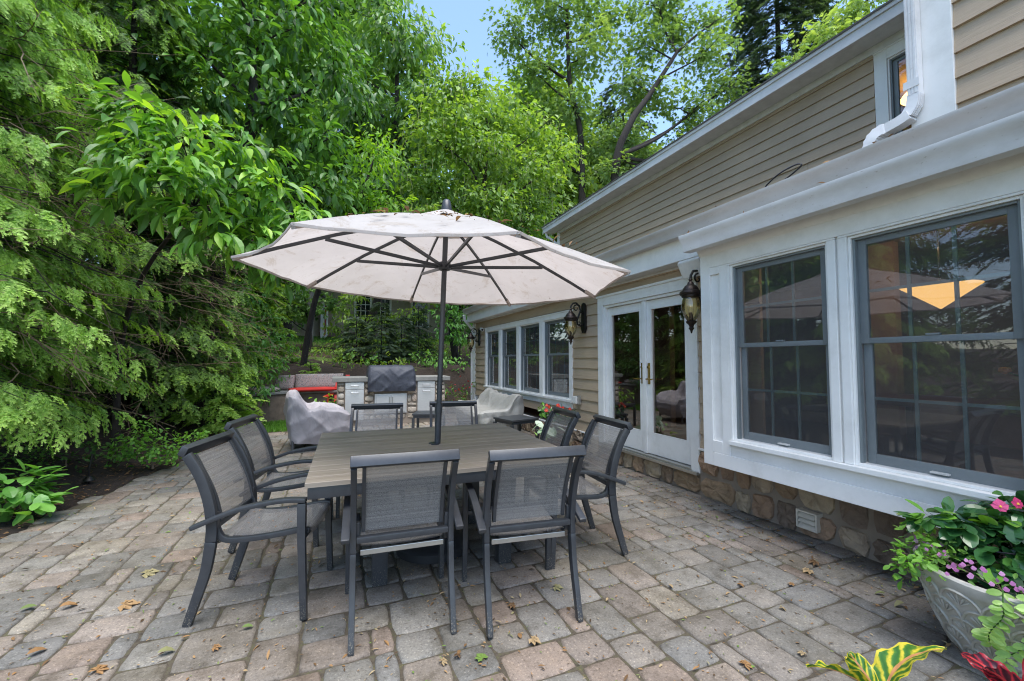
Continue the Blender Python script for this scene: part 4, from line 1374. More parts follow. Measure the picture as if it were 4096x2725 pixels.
# umbrella -------------------------------------------------------------
def umbrella():
    bx, by = TC
    tilt = Vector((.030, -.010, 1)).normalized()
    t = thing('patio_umbrella', 'open octagonal beige patio umbrella with dark ribs over the dining table', 'umbrella', (bx, by, 0))
    q = Vector((0, 0, 1)).rotation_difference(tilt)
    Z = lambda z, r=0, a=0: q @ Vector((r * math.cos(a), r * math.sin(a), z))
    MB().tube([Z(.02), Z(1.02)], .0225, 16).build('lower_pole', M['frame'], t, smooth=40)
    p = MB(); p.tube([Z(1.0), Z(2.46)], .0195, 16); p.tube([Z(.965), Z(1.035)], .026, 16)
    p.build('upper_pole', M['frame'], t, smooth=40)
    MB().lathe([(.26, 0), (.26, .05), (.24, .07), (.07, .10), (.05, .12), (.045, .30), (.03, .305)], (0, 0, .002), 32).build('base', M['dirtmat'], t, smooth=40)
    RR, ZR, ZA = 1.345, 1.955, 2.435
    ph = R(181.5)
    prof = lambda f: ZR + (ZA - ZR) * (1 - f) ** 1.0 + .035 * math.sin(PI * f)
    n = 10; m = 8
    mb = MB()
    V = []; idx = {}
    def pt(k, j, i):
        """panel k, across j/m, along i/n from apex to rim"""
        a0, a1 = ph + k * PI / 4, ph + (k + 1) * PI / 4
        f = i / n; u = j / m
        f0 = .05 + .95 * f
        A = Vector((math.cos(a0), math.sin(a0), 0)) * RR * f0; B = Vector((math.cos(a1), math.sin(a1), 0)) * RR * f0
        P = A.lerp(B, u)
        hang = 4 * u * (1 - u)
        P = P * (1 - .035 * hang * f * f)
        z = prof(f0) - .030 * hang * f + .012 * hang * f * f
        z += .004 * math.sin(17 * u + k * 3) * f * hang
        return q @ Vector((P.x, P.y, z))
    for k in range(8):
        b = len(mb.v)
        vs = [pt(k, j, i) for i in range(n + 1) for j in range(m + 1)]
        mb.add(vs, [(i * (m + 1) + j, i * (m + 1) + j + 1, (i + 1) * (m + 1) + j + 1, (i + 1) * (m + 1) + j) for i in range(n) for j in range(m)])
    me = MB(); me.v, me.f, me.m = mb.v, mb.f, mb.m
    o = me.build('canopy', M['canvas'], t, smooth=25)
    bm = bmesh.new(); bm.from_mesh(o.data); bmesh.ops.remove_doubles(bm, verts=bm.verts, dist=.001)
    bmesh.ops.recalc_face_normals(bm, faces=bm.faces)
    bm.to_mesh(o.data); bm.free()
    # hem
    hm = MB()
    for k in range(8):
        pts = [pt(k, j, n) for j in range(m + 1)]
        hm.bar([p + q @ Vector((0, 0, -.006)) for p in pts], .004, .015, (q @ Vector((math.cos(ph + (k + .5) * PI / 4), math.sin(ph + (k + .5) * PI / 4), 0))))
    hm.build('hem', M['canvas'], o, smooth=30)
    # wind vent cap
    v = MB()
    nv = 64
    ring = []
    for r, dz in ((.03, .062), (.12, .045), (.22, .020), (.30, -.004)):
        for k in range(nv):
            a = 2 * PI * k / nv
            e = abs(((a - ph) / (PI / 4)) % 1 - .5) * 2
            rr = r * (.93 + .07 * e * e) if r > .1 else r
            wv = .010 * math.sin(a * 16) * (r / .3) ** 3 if r > .2 else 0
            ring.append(q @ Vector((rr * math.cos(a), rr * math.sin(a), prof(rr / RR) + dz * .8 + wv)))
    v.add(ring, [(i * nv + k, i * nv + (k + 1) % nv, (i + 1) * nv + (k + 1) % nv, (i + 1) * nv + k) for i in range(3) for k in range(nv)])
    v.build('vent', M['canvas'], o, smooth=40)
    c = q @ Vector((0, 0, 2.44))
    MB().lathe([(.045, 0), (.047, .02), (.038, .06), (.030, .105), (.018, .118), (.004, .12)], c, 20).build('finial', M['frame'], t, smooth=40)
    hub = MB(); hub.lathe([(.030, -.03), (.045, -.025), (.050, 0), (.045, .03), (.028, .035)], q @ Vector((0, 0, 2.05)), 16); hub.lathe([(.028, -.03), (.05, -.02), (.05, .015), (.02, .02)], q @ Vector((0, 0, 2.40)), 16)
    hub.build('hub', M['frame'], t, smooth=35)
    for k in range(8):
        a = ph + k * PI / 4
        rp = [q @ Vector((r * math.cos(a), r * math.sin(a), prof(r / RR) - .022)) for r in (.05, .4, .75, 1.1, 1.24)]
        rb = MB().bar(rp, .014, .022, q @ Vector((-math.sin(a), math.cos(a), 0))).build('rib', M['frame'], t, bevel=.003)
        tp = MB().bar([q @ Vector((r * math.cos(a), r * math.sin(a), prof(r / RR) - .018)) for r in (1.235, RR - .005)], .022, .026, q @ Vector((-math.sin(a), math.cos(a), 0)))
        tp.build('tip_pocket', M['canvas'], rb)
        MB().bar([q @ Vector((.045 * math.cos(a), .045 * math.sin(a), 2.05)), q @ Vector((.82 * math.cos(a), .82 * math.sin(a), prof(.82 / RR) - .036))], .014, .024, q @ Vector((-math.sin(a), math.cos(a), 0))).build('strut', M['frame'], rb, bevel=.003)
    return prof, q


uprof, uq = umbrella()


# covered furniture ------------------------------------------------------
def drape(name, w, d, hf, mat, parent, seed, hem=.10, taper=.10, wr=.016):
    """cloth cover: top follows hf(u, v), the skirt hangs from its edge with folds; u across, v to the front"""
    g = np.random.default_rng(seed)
    n, m, r = 84, 64, 26
    ph = g.uniform(0, 6.3, 12); fr = g.uniform(.7, 1.4, 12)
    ax = [(math.cos(t), math.sin(t)) for t in g.uniform(0, PI, 6)]
    def crease(x, y, z):
        """sharp ridges and soft valleys running in a few directions"""
        t = 0
        for k in range(6):
            c, s_ = ax[k]
            q = (c * x + s_ * y) * (3.0 + 1.5 * k) + z * (2.2 if k % 2 else -3.4) + ph[k] + .8 * math.sin(2.1 * (c * y - s_ * x) + ph[k + 5])
            t += (1 - abs(math.sin(q))) ** 3.4 / (1 + .35 * k) * (.5 + .5 * math.sin(1.7 * (s_ * x - c * y) + ph[k + 3]))
        return t - .45
    def sq(u, v):   # rounded plan
        k = (abs(u) ** 8 + abs(v) ** 8) ** (1 / 8); e = max(abs(u), abs(v)) or 1
        return u * e / max(k, 1e-6), v * e / max(k, 1e-6)
    V = []
    for j in range(m + 1):
        for i in range(n + 1):
            u, v = -1 + 2 * i / n, -1 + 2 * j / m
            uu, vv = sq(u, v)
            x, y = uu * w / 2, vv * d / 2
            z = hf(u, v)
            V.append((x, y, z + wr * crease(x, y, z)))
    idx = lambda i, j: j * (n + 1) + i
    F = [(idx(i, j), idx(i + 1, j), idx(i + 1, j + 1), idx(i, j + 1)) for j in range(m) for i in range(n)]
    loop = [idx(i, 0) for i in range(n)] + [idx(n, j) for j in range(m)] + [idx(n - i, m) for i in range(n)] + [idx(0, m - j) for j in range(m)]
    prev = loop; L = len(loop)
    for k in range(1, r + 1):
        f = k / r; cur = []
        for q, li in enumerate(loop):
            x, y, z = V[li]
            s_ = q / L * 2 * PI
            fold = (.022 * math.sin(5 * s_ + ph[5] + 2.2 * f) + .016 * abs(math.sin(7 * s_ + ph[6] - 3 * f)) + .008 * math.sin(23 * s_ + ph[7] + 4 * f)) * (.25 + f)
            sc = 1 - taper * f ** 1.3 + .05 * math.sin(PI * f) + fold
            zz = z + (min(hem, z) - z) * f + .02 * math.sin(5 * s_ + ph[8]) * f
            cr = 1 + wr * 1.3 * crease(x * .8, y * .8, zz * 1.6) * min(1, 4 * f)
            cur.append(len(V)); V.append((x * sc * cr, y * sc * cr, zz))
        for q in range(L): F.append((prev[q], prev[(q + 1) % L], cur[(q + 1) % L], cur[q]))
        prev = cur
    o = MB().add(V, F).build(name, mat, parent, smooth=75)
    return o


def seat_height(arm, back, seat, front, armw=.3, backw=.35, sag=0.):
    def hf(u, v):
        b = float(sstep(.0, 1., (-v - (1 - 2 * backw)) / (1.3 * backw)))
        a = float(sstep(.0, 1., (abs(u) - (1 - armw)) / (.8 * armw)))
        z = seat + (front - seat) * float(sstep(.3, 1., v))
        z = z + (arm - z) * a * float(1 - .35 * sstep(.5, 1., v))
        z = max(z, z + (back - z) * b) - sag * (1 - u * u) * b
        e = max(abs(u), abs(v))
        return z - .05 * float(sstep(.9, 1., e))
    return hf


t = thing('covered_armchair', 'lounge armchair under a draped taupe cover with one black leg showing', 'covered chair', (-.27, 7.42, 0), R(-84))
drape('cover', .98, .90, seat_height(.66, .88, .52, .48, .34, .36, .03), M['cover'], t, 3, .12, .16, .062)
for x in (-.38, .38):
    for y in (-.34, .34):
        MB().tube([(x * 1.05, y * 1.05, 0), (x, y, .28)], .022, 8).build('leg', M['frame'], t)
t = thing('covered_sofa', 'long outdoor sofa under a sagging grey green cover by the window row', 'covered sofa', (2.66, 7.80, 0), R(88))
drape('cover', 1.95, .86, seat_height(.56, .80, .46, .45, .18, .44, .09), M['cover2'], t, 9, .10, .08, .060)
for x in (-.85, .85):
    for y in (-.34, .34):
        MB().tube([(x, y, 0), (x * .97, y * .95, .28)], .022, 8).build('leg', M['frame'], t)


def side_table(loc, rz, w, d, h, label):
    t = thing('side_table', label, 'side table', loc, rz, 'low charcoal side tables')
    MB().box(-w / 2, w / 2, -d / 2, d / 2, h - .028, h).build('tabletop', M['frame'], t, bevel=.004)
    mb = MB(); a, b = w / 2 - .02, d / 2 - .02
    mb.box(-a, a, -b, -b + .02, h - .07, h - .0285); mb.box(-a, a, b - .02, b, h - .07, h - .0285); mb.box(-a, -a + .02, -b + .02, b - .02, h - .07, h - .0285); mb.box(a - .02, a, -b + .02, b - .02, h - .07, h - .0285)
    mb.build('apron', M['frame'], t)
    for sx in (-1, 1):
        for sy in (-1, 1):
            MB().box(sx * a - .022 + (-.001 if sx > 0 else .001), sx * a + .022, sy * b - .022, sy * b + .022, 0, h - .0705).build('leg', M['frame'], t, bevel=.003)
    return t


side_table((2.60, 6.20, 0), R(14), .52, .50, .46, 'low charcoal side table beside the covered loveseat and the flower pots')
side_table((1.48, 7.40, 0), R(-20), .50, .48, .46, 'low charcoal side table between the far chairs in front of the outdoor kitchen')


# outdoor kitchen ----------------------------------------------------------
def rubble_face(V, F, T, X0, X1, Z0, Z1, Y, tones):
    z = Z0
    while z < Z1 - .03:
        hgt = min(U(.07, .18), Z1 - z)
        if Z1 - z - hgt < .05: hgt = Z1 - z
        x = X0
        while x < X1 - .02:
            w = min(U(.09, .22), X1 - x)
            if X1 - x - w < .06: w = X1 - x
            b = len(V); n = 10; t = np.array(random.choice(tones)) * U(.85, 1.15); dp = U(.015, .045)
            cx, cz = x + w / 2, z + hgt / 2
            rr = [1 - .14 * random.random() for _ in range(n)]
            for sc, o in ((1, 0), (.9, dp * .8), (.5, dp)):
                for k in range(n):
                    q = 2 * PI * k / n; c, s = math.cos(q), math.sin(q)
                    r = (abs(c) ** 3.4 + abs(s) ** 3.4) ** (-1 / 3.4) * rr[k] * sc
                    V.append((cx + c * r * (w / 2 - .006), Y - o, cz + s * r * (hgt / 2 - .006))); T.append(t)
            V.append((cx, Y - dp * 1.05, cz)); T.append(t)
            for i in range(2):
                for k in range(n):
                    F.append((b + i * n + k, b + i * n + (k + 1) % n, b + (i + 1) * n + (k + 1) % n)); F.append((b + i * n + k, b + (i + 1) * n + (k + 1) % n, b + (i + 1) * n + k))
            for k in range(n): F.append((b + 2 * n + k, b + 2 * n + (k + 1) % n, b + 3 * n))
            x += w
        z += hgt


KX, KY = -.06, 9.4
t = thing('outdoor_kitchen', 'stone faced outdoor kitchen island with bluestone counter and stainless doors', 'outdoor kitchen', (KX, KY, 0))
mb = MB(); mb.box(.06, 2.30, .03, .80, .0, .905); mb.build('masonry_core', M['mortar'], t)
tn = [(.44, .39, .32), (.38, .33, .27), (.47, .43, .37), (.34, .29, .23), (.42, .34, .27)]
for xa, xb, za, zb in ((.07, .215, .1, .89), (.585, .79, .1, .89), (1.46, 1.68, .1, .89), (2.065, 2.30, .1, .89), (.795, 1.455, .10, .22)):
    V, F, T = [], [], []
    rubble_face(V, F, T, xa, xb, za, zb, .03, tn)
    link('stone_veneer', np_mesh('stone_veneer', V, F, {'tone': np.array(T)}, smooth=False), M['stone'], t)
mb = MB(); mb.box(-.03, .72, -.04, .86, .906, 1.00); mb.box(1.56, 2.40, -.04, .86, .906, 1.00); mb.box(.7205, 1.5595, .55, .86, .9065, .999)
mb.build('countertop', M['counter'], t, bevel=.012)


def steel_unit(x0, x1, z0, z1, name, handles):
    b = MB().box(x0, x1, -.012, .029, z0, z1).build(name, M['steel'], t, bevel=.003)
    h = MB()
    for p, q in handles: h.tube([(p[0], -.013, p[1]), (p[0], -.045, p[1]), (q[0], -.045, q[1]), (q[0], -.013, q[1])], .008, 8)
    h.build('handle', M['alum'], b, smooth=40)


for a, b in ((.22, .58), (1.685, 2.06)):
    steel_unit(a, b, .755, .895, 'drawer', [((a + .11, .83), (b - .11, .83))])
    steel_unit(a, b, .12, .748, 'cabinet_door', [((a + .11, .69), (b - .11, .69))])
mb = MB(); mb.box(.795, 1.455, -.006, .0295, .235, .645); mb.build('door_surround', M['steel'], t, bevel=.003)
for a, b, hx in ((.83, 1.122, 1.095), (1.128, 1.42, 1.155)):
    steel_unit2 = MB().box(a, b, -.024, -.0065, .265, .615).build('access_door', M['steel'], t, bevel=.003)
    MB().tube([(hx, -.0245, .30), (hx, -.055, .30), (hx, -.055, .58), (hx, -.0245, .58)], .008, 8).build('handle', M['alum'], steel_unit2, smooth=40)

# grill under its cover: rests on the island
tg = thing('covered_grill', 'barbecue grill under a wrinkled black vinyl cover on the island', 'grill', (KX + 1.14, KY + .24, 0))
g = np.random.default_rng(5)
V = []; n, m = 70, 22
sec = [(-.33, .70), (-.345, .80), (-.34, .94), (-.33, 1.05), (-.29, 1.16), (-.22, 1.225), (-.08, 1.245), (.12, 1.24), (.24, 1.20), (.30, 1.08), (.30, .93)]
sp = smooth_path([(0, y, z) for y, z in sec], 4)
for i, p in enumerate(sp):
    for j in range(n + 1):
        u = -1 + 2 * j / n
        e = max(0, (abs(u) - .90) / .10)
        w = .49 - .025 * max(0, p.z - 1.08) / .16
        q1 = math.sin(2.6 * u * (1 + .3 * u) - 11 * (p.z - .8) + 1.1 * math.sin(1.7 * u + 1) + .5 * math.sin(7 * p.z)); q2 = math.sin(4.1 * u + 13 * (p.z - .8) + 2. + math.sin(3 * u))
        fold = .030 * (1 - abs(q1)) ** 2.5 * (.55 + .45 * math.sin(3 * u + 5 * p.z)) + .016 * (1 - abs(q2)) ** 3 * (.5 + .5 * math.sin(4 * u - 6 * p.z + 2))
        V.append((u * w, p.y + (-fold if p.y < .1 else fold) + e * .03 * (-1 if p.y > 0 else 1), p.z + fold * .5 - e * e * .03))
F = [(i * (n + 1) + j, i * (n + 1) + j + 1, (i + 1) * (n + 1) + j + 1, (i + 1) * (n + 1) + j) for i in range(len(sp) - 1) for j in range(n)]
for j in (0, n):
    c = len(V); V.append((V[j][0], -.02, 1.0))
    ring = [i * (n + 1) + j for i in range(len(sp))]
    for a, b in zip(ring, ring[1:] + ring[:1]): F.append((a, b, c))
MB().add(V, F).build('cover', M['grillcover'], tg, smooth=60)

# stone seat wall with cushions, red chair ------------------------------------
t = thing('seat_wall', 'low curved brown stone seat wall behind the evergreens', 'seat wall', (-.7, 10.9, 0))
mb = MB()
pts = [(-1.25, -.65), (-.85, -.15), (-.35, .10), (.35, .16), (1.0, .05)]
for (a, b), (c, d) in zip(pts, pts[1:]):
    ang = math.atan2(d - b, c - a); L = math.hypot(c - a, d - b)
    Mx = Matrix.Rotation(ang, 3, 'Z')
    mb.obox(((a + c) / 2, (b + d) / 2, .30), L + .12, .46 + U(-.004, .004), .60 + U(-.006, .006), Mx)
mb.build('masonry', M['seatwall'], t, bevel=.02)
mb = MB()
for (a, b), (c, d) in zip(pts, pts[1:]):
    ang = math.atan2(d - b, c - a); L = math.hypot(c - a, d - b)
    mb.obox(((a + c) / 2, (b + d) / 2, .635 + U(-.002, .002)), L + .08, .54 + U(-.01, .01), .058, Matrix.Rotation(ang, 3, 'Z'))
mb.build('capstone', M['counter'], t, bevel=.012)


def cushion(loc, size, rot, mat, label, name='cushion'):
    mb = MB(); nx = 10
    def top(u, v):
        e = (1 - abs(2 * u - 1) ** 5) * (1 - abs(2 * v - 1) ** 5)
        return ((u - .5) * size[0], (v - .5) * size[1], size[2] * (.25 + .32 * e))
    def bot(u, v):
        p = top(u, v); return (p[0], p[1], -p[2])
    mb.grid(top, nx, nx); mb.grid(bot, nx, nx)
    o = mb.build(name, mat, smooth=50)
    bm = bmesh.new(); bm.from_mesh(o.data)
    ed = [e for e in bm.edges if len(e.link_faces) == 1]
    bmesh.ops.bridge_loops(bm, edges=ed); bmesh.ops.recalc_face_normals(bm, faces=bm.faces); bm.to_mesh(o.data); bm.free()
    o.location = loc; o.rotation_euler = rot
    return tag(o, label, 'cushion', 'cushions on the seat wall')


cushion((-1.52, 10.72, .71), (.55, .50, .12), (0, 0, R(40)), M['stripe'], 'striped seat cushion lying flat on the wall end by the shrub')
cushion((-1.12, 11.16, .84), (.42, .34, .12), (R(75), 0, R(-20)), M['stripe'], 'small striped back cushion standing on edge on the seat wall')
cushion((-.38, 11.26, .85), (1.05, .36, .13), (R(72), 0, R(4)), M['stripe'], 'long striped back cushion leaning behind the red seat pad')
cushion((-.50, 10.88, .69), (1.0, .46, .08), (0, 0, R(10)), M['redcloth'], 'red seat cushion along the stone seat wall')

t = thing('adirondack_chair', 'red painted wooden adirondack chair behind the island end', 'chair', (.17, 10.42, 0), R(172))
for k in range(5):
    x = -.22 + .11 * k
    h = .95 - .06 * abs(k - 2) ** 1.5
    MB().bar([(x, -.22, .30), (x, -.36, .62), (x, -.40 - .06, h + .06)], .092, .02).build('back_slat', M['red'], t, bevel=.006)
for k in range(5):
    MB().bar([(-.27, .28 - .11 * k, .38 - .03 * k), (.27, .28 - .11 * k, .38 - .03 * k)], .09, .02, (0, 1, 0)).build('seat_slat', M['red'], t, bevel=.004)
for s in (-1, 1):
    MB().box(s * .34 - .06, s * .34 + .06, -.38, .38, .56, .58).build('armrest', M['red'], t, bevel=.006)
    MB().box(s * .30 - .015, s * .30 + .015, .26, .36, 0, .5595).build('leg', M['red'], t, bevel=.004)
    MB().bar([(s * .27, .33, .36), (s * .27, -.55, .02)], .025, .11).build('leg', M['red'], t, bevel=.004)
MB().bar([(-.30, -.40, .70), (.30, -.40, .70)], .08, .02, (0, 0, 1)).build('back_rail', M['red'], t, bevel=.004)

# path light in the mulch
t = thing('path_light', 'small black path light standing in the mulch bed', 'path light', (-2.44, 6.0, .04), R(20))
MB().tube([(0, 0, -.05), (0, 0, .14), (.02, .01, .30)], .010, 8).build('stake', M['iron'], t)
MB().lathe([(.004, .05), (.03, .04), (.055, .0), (.05, -.004), (.004, .004)], (0, 0, .03), 18).build('lamp_shade', M['iron'], t, smooth=40)
# ------------------------------------------------------------------ trees and shrubs
def rnd_dirs(g, n):
    return unit(g.normal(0, 1, (n, 3)))


def gz(x, y):
    return float(h_ground(np.array(float(x)), np.array(float(y))))


def crown(g, clumps, n, size, T, F, droop=.35, spread=.7, shell=2.2, tint=.45, tvar=.16, cvar=.12, upn=1.0, out=.7):
    """leaves of one crown: clumps = [(centre, (rx, ry, rz))]; n leaves per unit of clump area"""
    parts = []
    for c, r in clumps:
        r = np.array(r, float)
        k = max(6, int(n * (r[0] * r[1] + r[1] * r[2] + r[0] * r[2]) / 3))
        e = rnd_dirs(g, k)
        rad = g.random(k) ** (1 / shell) * g.uniform(.85, 1.18, k)
        # twiggy, uneven outline: gather leaves into sprigs
        ns = max(3, k // 9)
        sp = rnd_dirs(g, ns) * (g.random((ns, 1)) ** (1 / shell)) * g.uniform(.75, 1.15, (ns, 1))
        who = g.integers(0, ns, k)
        loc = np.where(g.random((k, 1)) < .75, sp[who] + g.normal(0, .13, (k, 3)), e * rad[:, None])
        p = np.array(c) + loc * r
        o = unit(loc)
        d = unit(o * np.array([1, 1, .4]) * out + g.normal(0, spread * .6, (k, 3)) + np.array([0, 0, -droop]))
        nr = o * .35 + g.normal(0, .35, (k, 3)) + np.array([0, 0, upn])
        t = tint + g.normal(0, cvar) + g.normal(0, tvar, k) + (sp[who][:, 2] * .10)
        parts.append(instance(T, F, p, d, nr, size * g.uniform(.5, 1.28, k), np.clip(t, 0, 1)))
    return parts


def limbs(mb, g, trunk, r0, clumps, twigs=3, r1=None, start=.35):
    """trunk polyline plus a limb to every clump"""
    P = smooth_path(trunk, 4)
    n = len(P)
    r1 = r1 or r0 * .35
    mb.tube(P, [r0 * (1.25 if i == 0 else 1) + (r1 - r0) * i / (n - 1) for i in range(n)], 9)
    for c, r in clumps:
        c = Vector(c)
        best = min(range(int(n * start), n), key=lambda i: (P[i] - c).length + 2.2 * max(0, P[i].z - c.z + .75 * math.hypot(P[i].x - c.x, P[i].y - c.y)))
        a = P[best]; L = (c - a).length
        if L < .05: continue
        ra = min(.42 * r0, .016 * L + .014) * (r0 / .12) ** .2
        mid = a.lerp(c, .5) + Vector((g.normal(0, .07 * L), g.normal(0, .07 * L), -.04 * L))
        pts = smooth_path([a, mid, c], 4)
        mb.tube(pts, [ra + (ra * .3 - ra) * i / (len(pts) - 1) for i in range(len(pts))], 6)
        for _ in range(twigs):
            e = Vector(rnd_dirs(g, 1)[0]); q = c + Vector((e.x * r[0], e.y * r[1], abs(e.z) * r[2] * .8)) * .85
            s = pts[-1 - int(g.integers(0, 3))]
            m2 = s.lerp(q, .5) + Vector((g.normal(0, .06), g.normal(0, .06), g.normal(0, .06))) * (q - s).length
            mb.tube([s, m2, q], [ra * .3, ra * .22, ra * .08], 5)


def tree(name, label, cat, base, trunk, clumps, n, size, leaf, bark, T=LEAF_FAR, seed=1, r0=.14, group=None, twigs=3, start=.35, **kw):
    g = np.random.default_rng(seed)
    t = thing(name, label, cat, base, 0, group)
    B = Vector(base)
    rel = [(tuple(Vector(c) - B), r) for c, r in clumps]
    mb = MB(); limbs(mb, g, [Vector(p) - B for p in trunk], r0, rel, twigs, start=start)
    mb.build('trunk', bark, t, smooth=60, fix=False)
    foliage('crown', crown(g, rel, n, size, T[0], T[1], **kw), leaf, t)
    return t


def clump_set(seed, c, rad, n, r):
    g = np.random.default_rng(seed); out = []
    for _ in range(n):
        e = rnd_dirs(g, 1)[0] * g.random() ** .42
        s = g.uniform(*r)
        out.append((tuple(np.array(c) + e * np.array(rad)), (s * g.uniform(.9, 1.3), s * g.uniform(.9, 1.3), s * g.uniform(.55, .85))))
    return out


def conifer(name, label, base, height, rad, nb, leaf, seed, face=0., spread=PI, zmin=.35, sp=.34, dens=13., droop=.34, hang=.35, dead=0, tint=.42, trunk_r=.13, taper=1.0, group=None, lowf=.72, cat='conifer'):
    g = np.random.default_rng(seed)
    t = thing(name, label, cat, base, 0, group)
    mb = MB()
    mb.tube([(0, 0, -.1), (.03, .02, height * .5), (0, 0, height)], [trunk_r, trunk_r * .65, .015], 9)
    P, D, Nn, Sz, Ti = [], [], [], [], []
    for b in range(nb):
        f = (b + g.random()) / nb
        z = zmin + (height * .97 - zmin) * f ** 1.08
        prof = (1 - (z / height) ** 1.25 * .86 * taper) * (lowf + (1 - lowf) * min(1, z / (.2 * height)))
        L = max(.15, rad * prof * g.uniform(.72, 1.12))
        az = face + g.uniform(-1, 1) * spread
        o = np.array([math.cos(az), math.sin(az), 0.]); s = np.array([-o[1], o[0], 0.])
        bend = g.normal(0, .12)
        path = lambda q: np.array([0, 0, z]) + o * L * q + s * bend * L * q * q + np.array([0, 0, (.10 * q - droop * q * q + .10 * q ** 4) * L])
        pts = [path(q) + g.normal(0, .035 * L * q, 3) for q in (0, .25, .5, .75, 1.)]
        r = .005 + .0045 * L
        mb.tube(pts, [r, r * .8, r * .6, r * .4, r * .15], 5, False)
        k = int(dens * L) + 3
        for i in range(k):
            q = .22 + .80 * (i + g.random()) / k
            p = path(min(q, 1.02))
            side = (-1) ** i
            lat = g.uniform(.25, 1.0)
            d = o * (1.1 - .5 * lat) + s * side * lat + np.array([0, 0, -hang * g.uniform(.3, 1.9)])
            off = d / np.linalg.norm(d) * g.uniform(0, .30) * min(1, L) * (1.25 - q)
            P.append(p + off); D.append(d); Nn.append(np.array([0, 0, 1.]) + o * .35 + g.normal(0, .3, 3))
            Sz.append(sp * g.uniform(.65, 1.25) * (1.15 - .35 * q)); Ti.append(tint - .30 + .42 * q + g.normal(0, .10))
    dm = MB()
    for _ in range(dead):
        az = face + g.uniform(-1, 1) * spread * .8; z = g.uniform(zmin, height * .45)
        L = rad * g.uniform(.6, 1.05)
        a = np.array([math.cos(az) * L * .55, math.sin(az) * L * .55, z]); v = np.array([math.cos(az + g.normal(0, .5)), math.sin(az + g.normal(0, .5)), -.45])
        pts = [a]
        for q in range(5):
            v = v + g.normal(0, .33, 3); pts.append(pts[-1] + v * .15)
        dm.tube(pts, [.0065, .0055, .0045, .004, .003, .002], 4, False)
        for q in (2, 3, 4):
            w2 = v + g.normal(0, .7, 3)
            dm.tube([pts[q], pts[q] + w2 * .09, pts[q] + w2 * .15 + g.normal(0, .03, 3)], [.003, .0025, .0015], 4, False)
    if dead: dm.build('dead_twigs', M['twig'], t, fix=False)['kind'] = 'stuff'
    tr = mb.build('trunk', M['barkdark'], t, smooth=60, fix=False)
    P, D, Nn, Sz, Ti = map(np.array, (P, D, Nn, Sz, Ti))
    parts = []
    which = g.integers(0, 3, len(P))
    for w in range(3):
        m = which == w
        T, F, tip = SPRAYS[w]
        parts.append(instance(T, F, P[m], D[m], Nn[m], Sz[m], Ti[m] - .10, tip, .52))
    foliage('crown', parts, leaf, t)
    return t


# --- the evergreens along the bed
conifer('spruce_tree', 'big drooping spruce with bright new tips at the bed by the hydrangea', (-4.15, 6.0, .3), 9.5, 2.55, 330, M['spruce'], 21, R(-50), R(120), .8, .25, 24., .42, 2.0, 230, .50, lowf=.5)
conifer('hemlock_tree', 'darker hemlock with twiggy shaded branches between the spruce and the light shrub', (-3.35, 9.0, .3), 8.5, 2.45, 270, M['hemlock'], 22, R(-50), R(125), .7, .34, 13., .38, 1.3, 260, .44, lowf=.6)
conifer('spruce_tree', 'tall dark spruce standing behind the big drooping spruce', (-7.2, 8.6, .3), 13, 3.0, 190, M['hemlock'], 23, R(-50), R(130), .5, .75, 8., .3, .4, 0, .36)
conifer('spruce_tree', 'spruce beyond the picture edge mirrored in the bay window', (-5.9, 2.9, .3), 10, 2.6, 120, M['spruce'], 24, R(0), R(130), .5, .6, 7., .3, .4, 0, .42)

conifer('hemlock_tree', 'tall shaded hemlock farther back in the evergreens', (-5.0, 12.6, .4), 9.5, 2.9, 170, M['hemlock'], 27, R(-60), R(130), .3, .62, 8., .28, .35, 0, .38)
conifer('hemlock_tree', 'hemlock closing the gap behind the light green shrub', (-3.0, 13.6, .5), 6.5, 2.0, 130, M['hemlock'], 28, R(-60), R(140), .2, .5, 9., .28, .35, 0, .45)
conifer('hemlock_tree', 'hemlock at the far left of the evergreen belt', (-8.2, 12.2, .4), 10, 3.0, 140, M['hemlock'], 29, R(-50), R(130), .3, .75, 6., .28, .35, 0, .38)
# --- large leaved viburnum leaning over the umbrella
k = .82
fc = [(-2.38, 6.47, 3.84, .5), (-1.93, 6.7, 4.2, .5), (-1.28, 6.86, 4.34, .45), (-1.92, 6.41, 3.51, .5), (-1.44, 6.75, 3.65, .52), (-.84, 6.93, 3.68, .46), (-.49, 6.91, 3.34, .4), (-1.08, 6.85, 3.0, .48), (-2.5, 7.0, 4.55, .45), (-.30, 7.2, 2.95, .34), (-1.6, 6.6, 3.1, .42), (-.75, 7.0, 2.75, .36), (-2.6, 6.6, 3.45, .35)]
cl = []
for x, y, z, r in fc:
    cl.append(((x * k, y * k, 1.35 + (z - 1.35) * k), (r * .95, r * .95, r * .62)))
tree('viburnum_tree', 'large leaved viburnum leaning out above the umbrella edge', 'tree', (-2.75, 7.4, .3), [(-2.75, 7.4, .2), (-2.7, 7.3, 1.6), (-2.3, 6.8, 2.5), (-1.6, 6.0, 3.15)], cl, 950, .205, M['bigleaf'], M['barkdark'], LEAF_BIG, 31, .045,
     droop=.42, spread=.45, shell=2.8, tint=.64, tvar=.22, cvar=.08, out=1.0, twigs=4)
up = [(-4.08, 10.0, 7.45, 1.2), (-2.95, 9.54, 7.62, 1.2), (-1.93, 9.65, 7.83, 1.15), (-.95, 9.7, 8.3, 1.1), (-3.31, 9.74, 6.48, 1.15), (-2.17, 9.29, 6.31, 1.0), (-1.11, 9.38, 6.44, 1.0), (-.45, 9.58, 6.0, .85), (-.2, 10.3, 7.9, 1.0), (-.5, 9.7, 5.0, .8), (-1.3, 9.6, 5.2, .9), (-4.6, 9.6, 6.3, 1.0), (-2.2, 9.6, 9.2, 1.3), (-3.8, 9.8, 8.9, 1.2), (-.7, 10.2, 9.4, 1.1)]
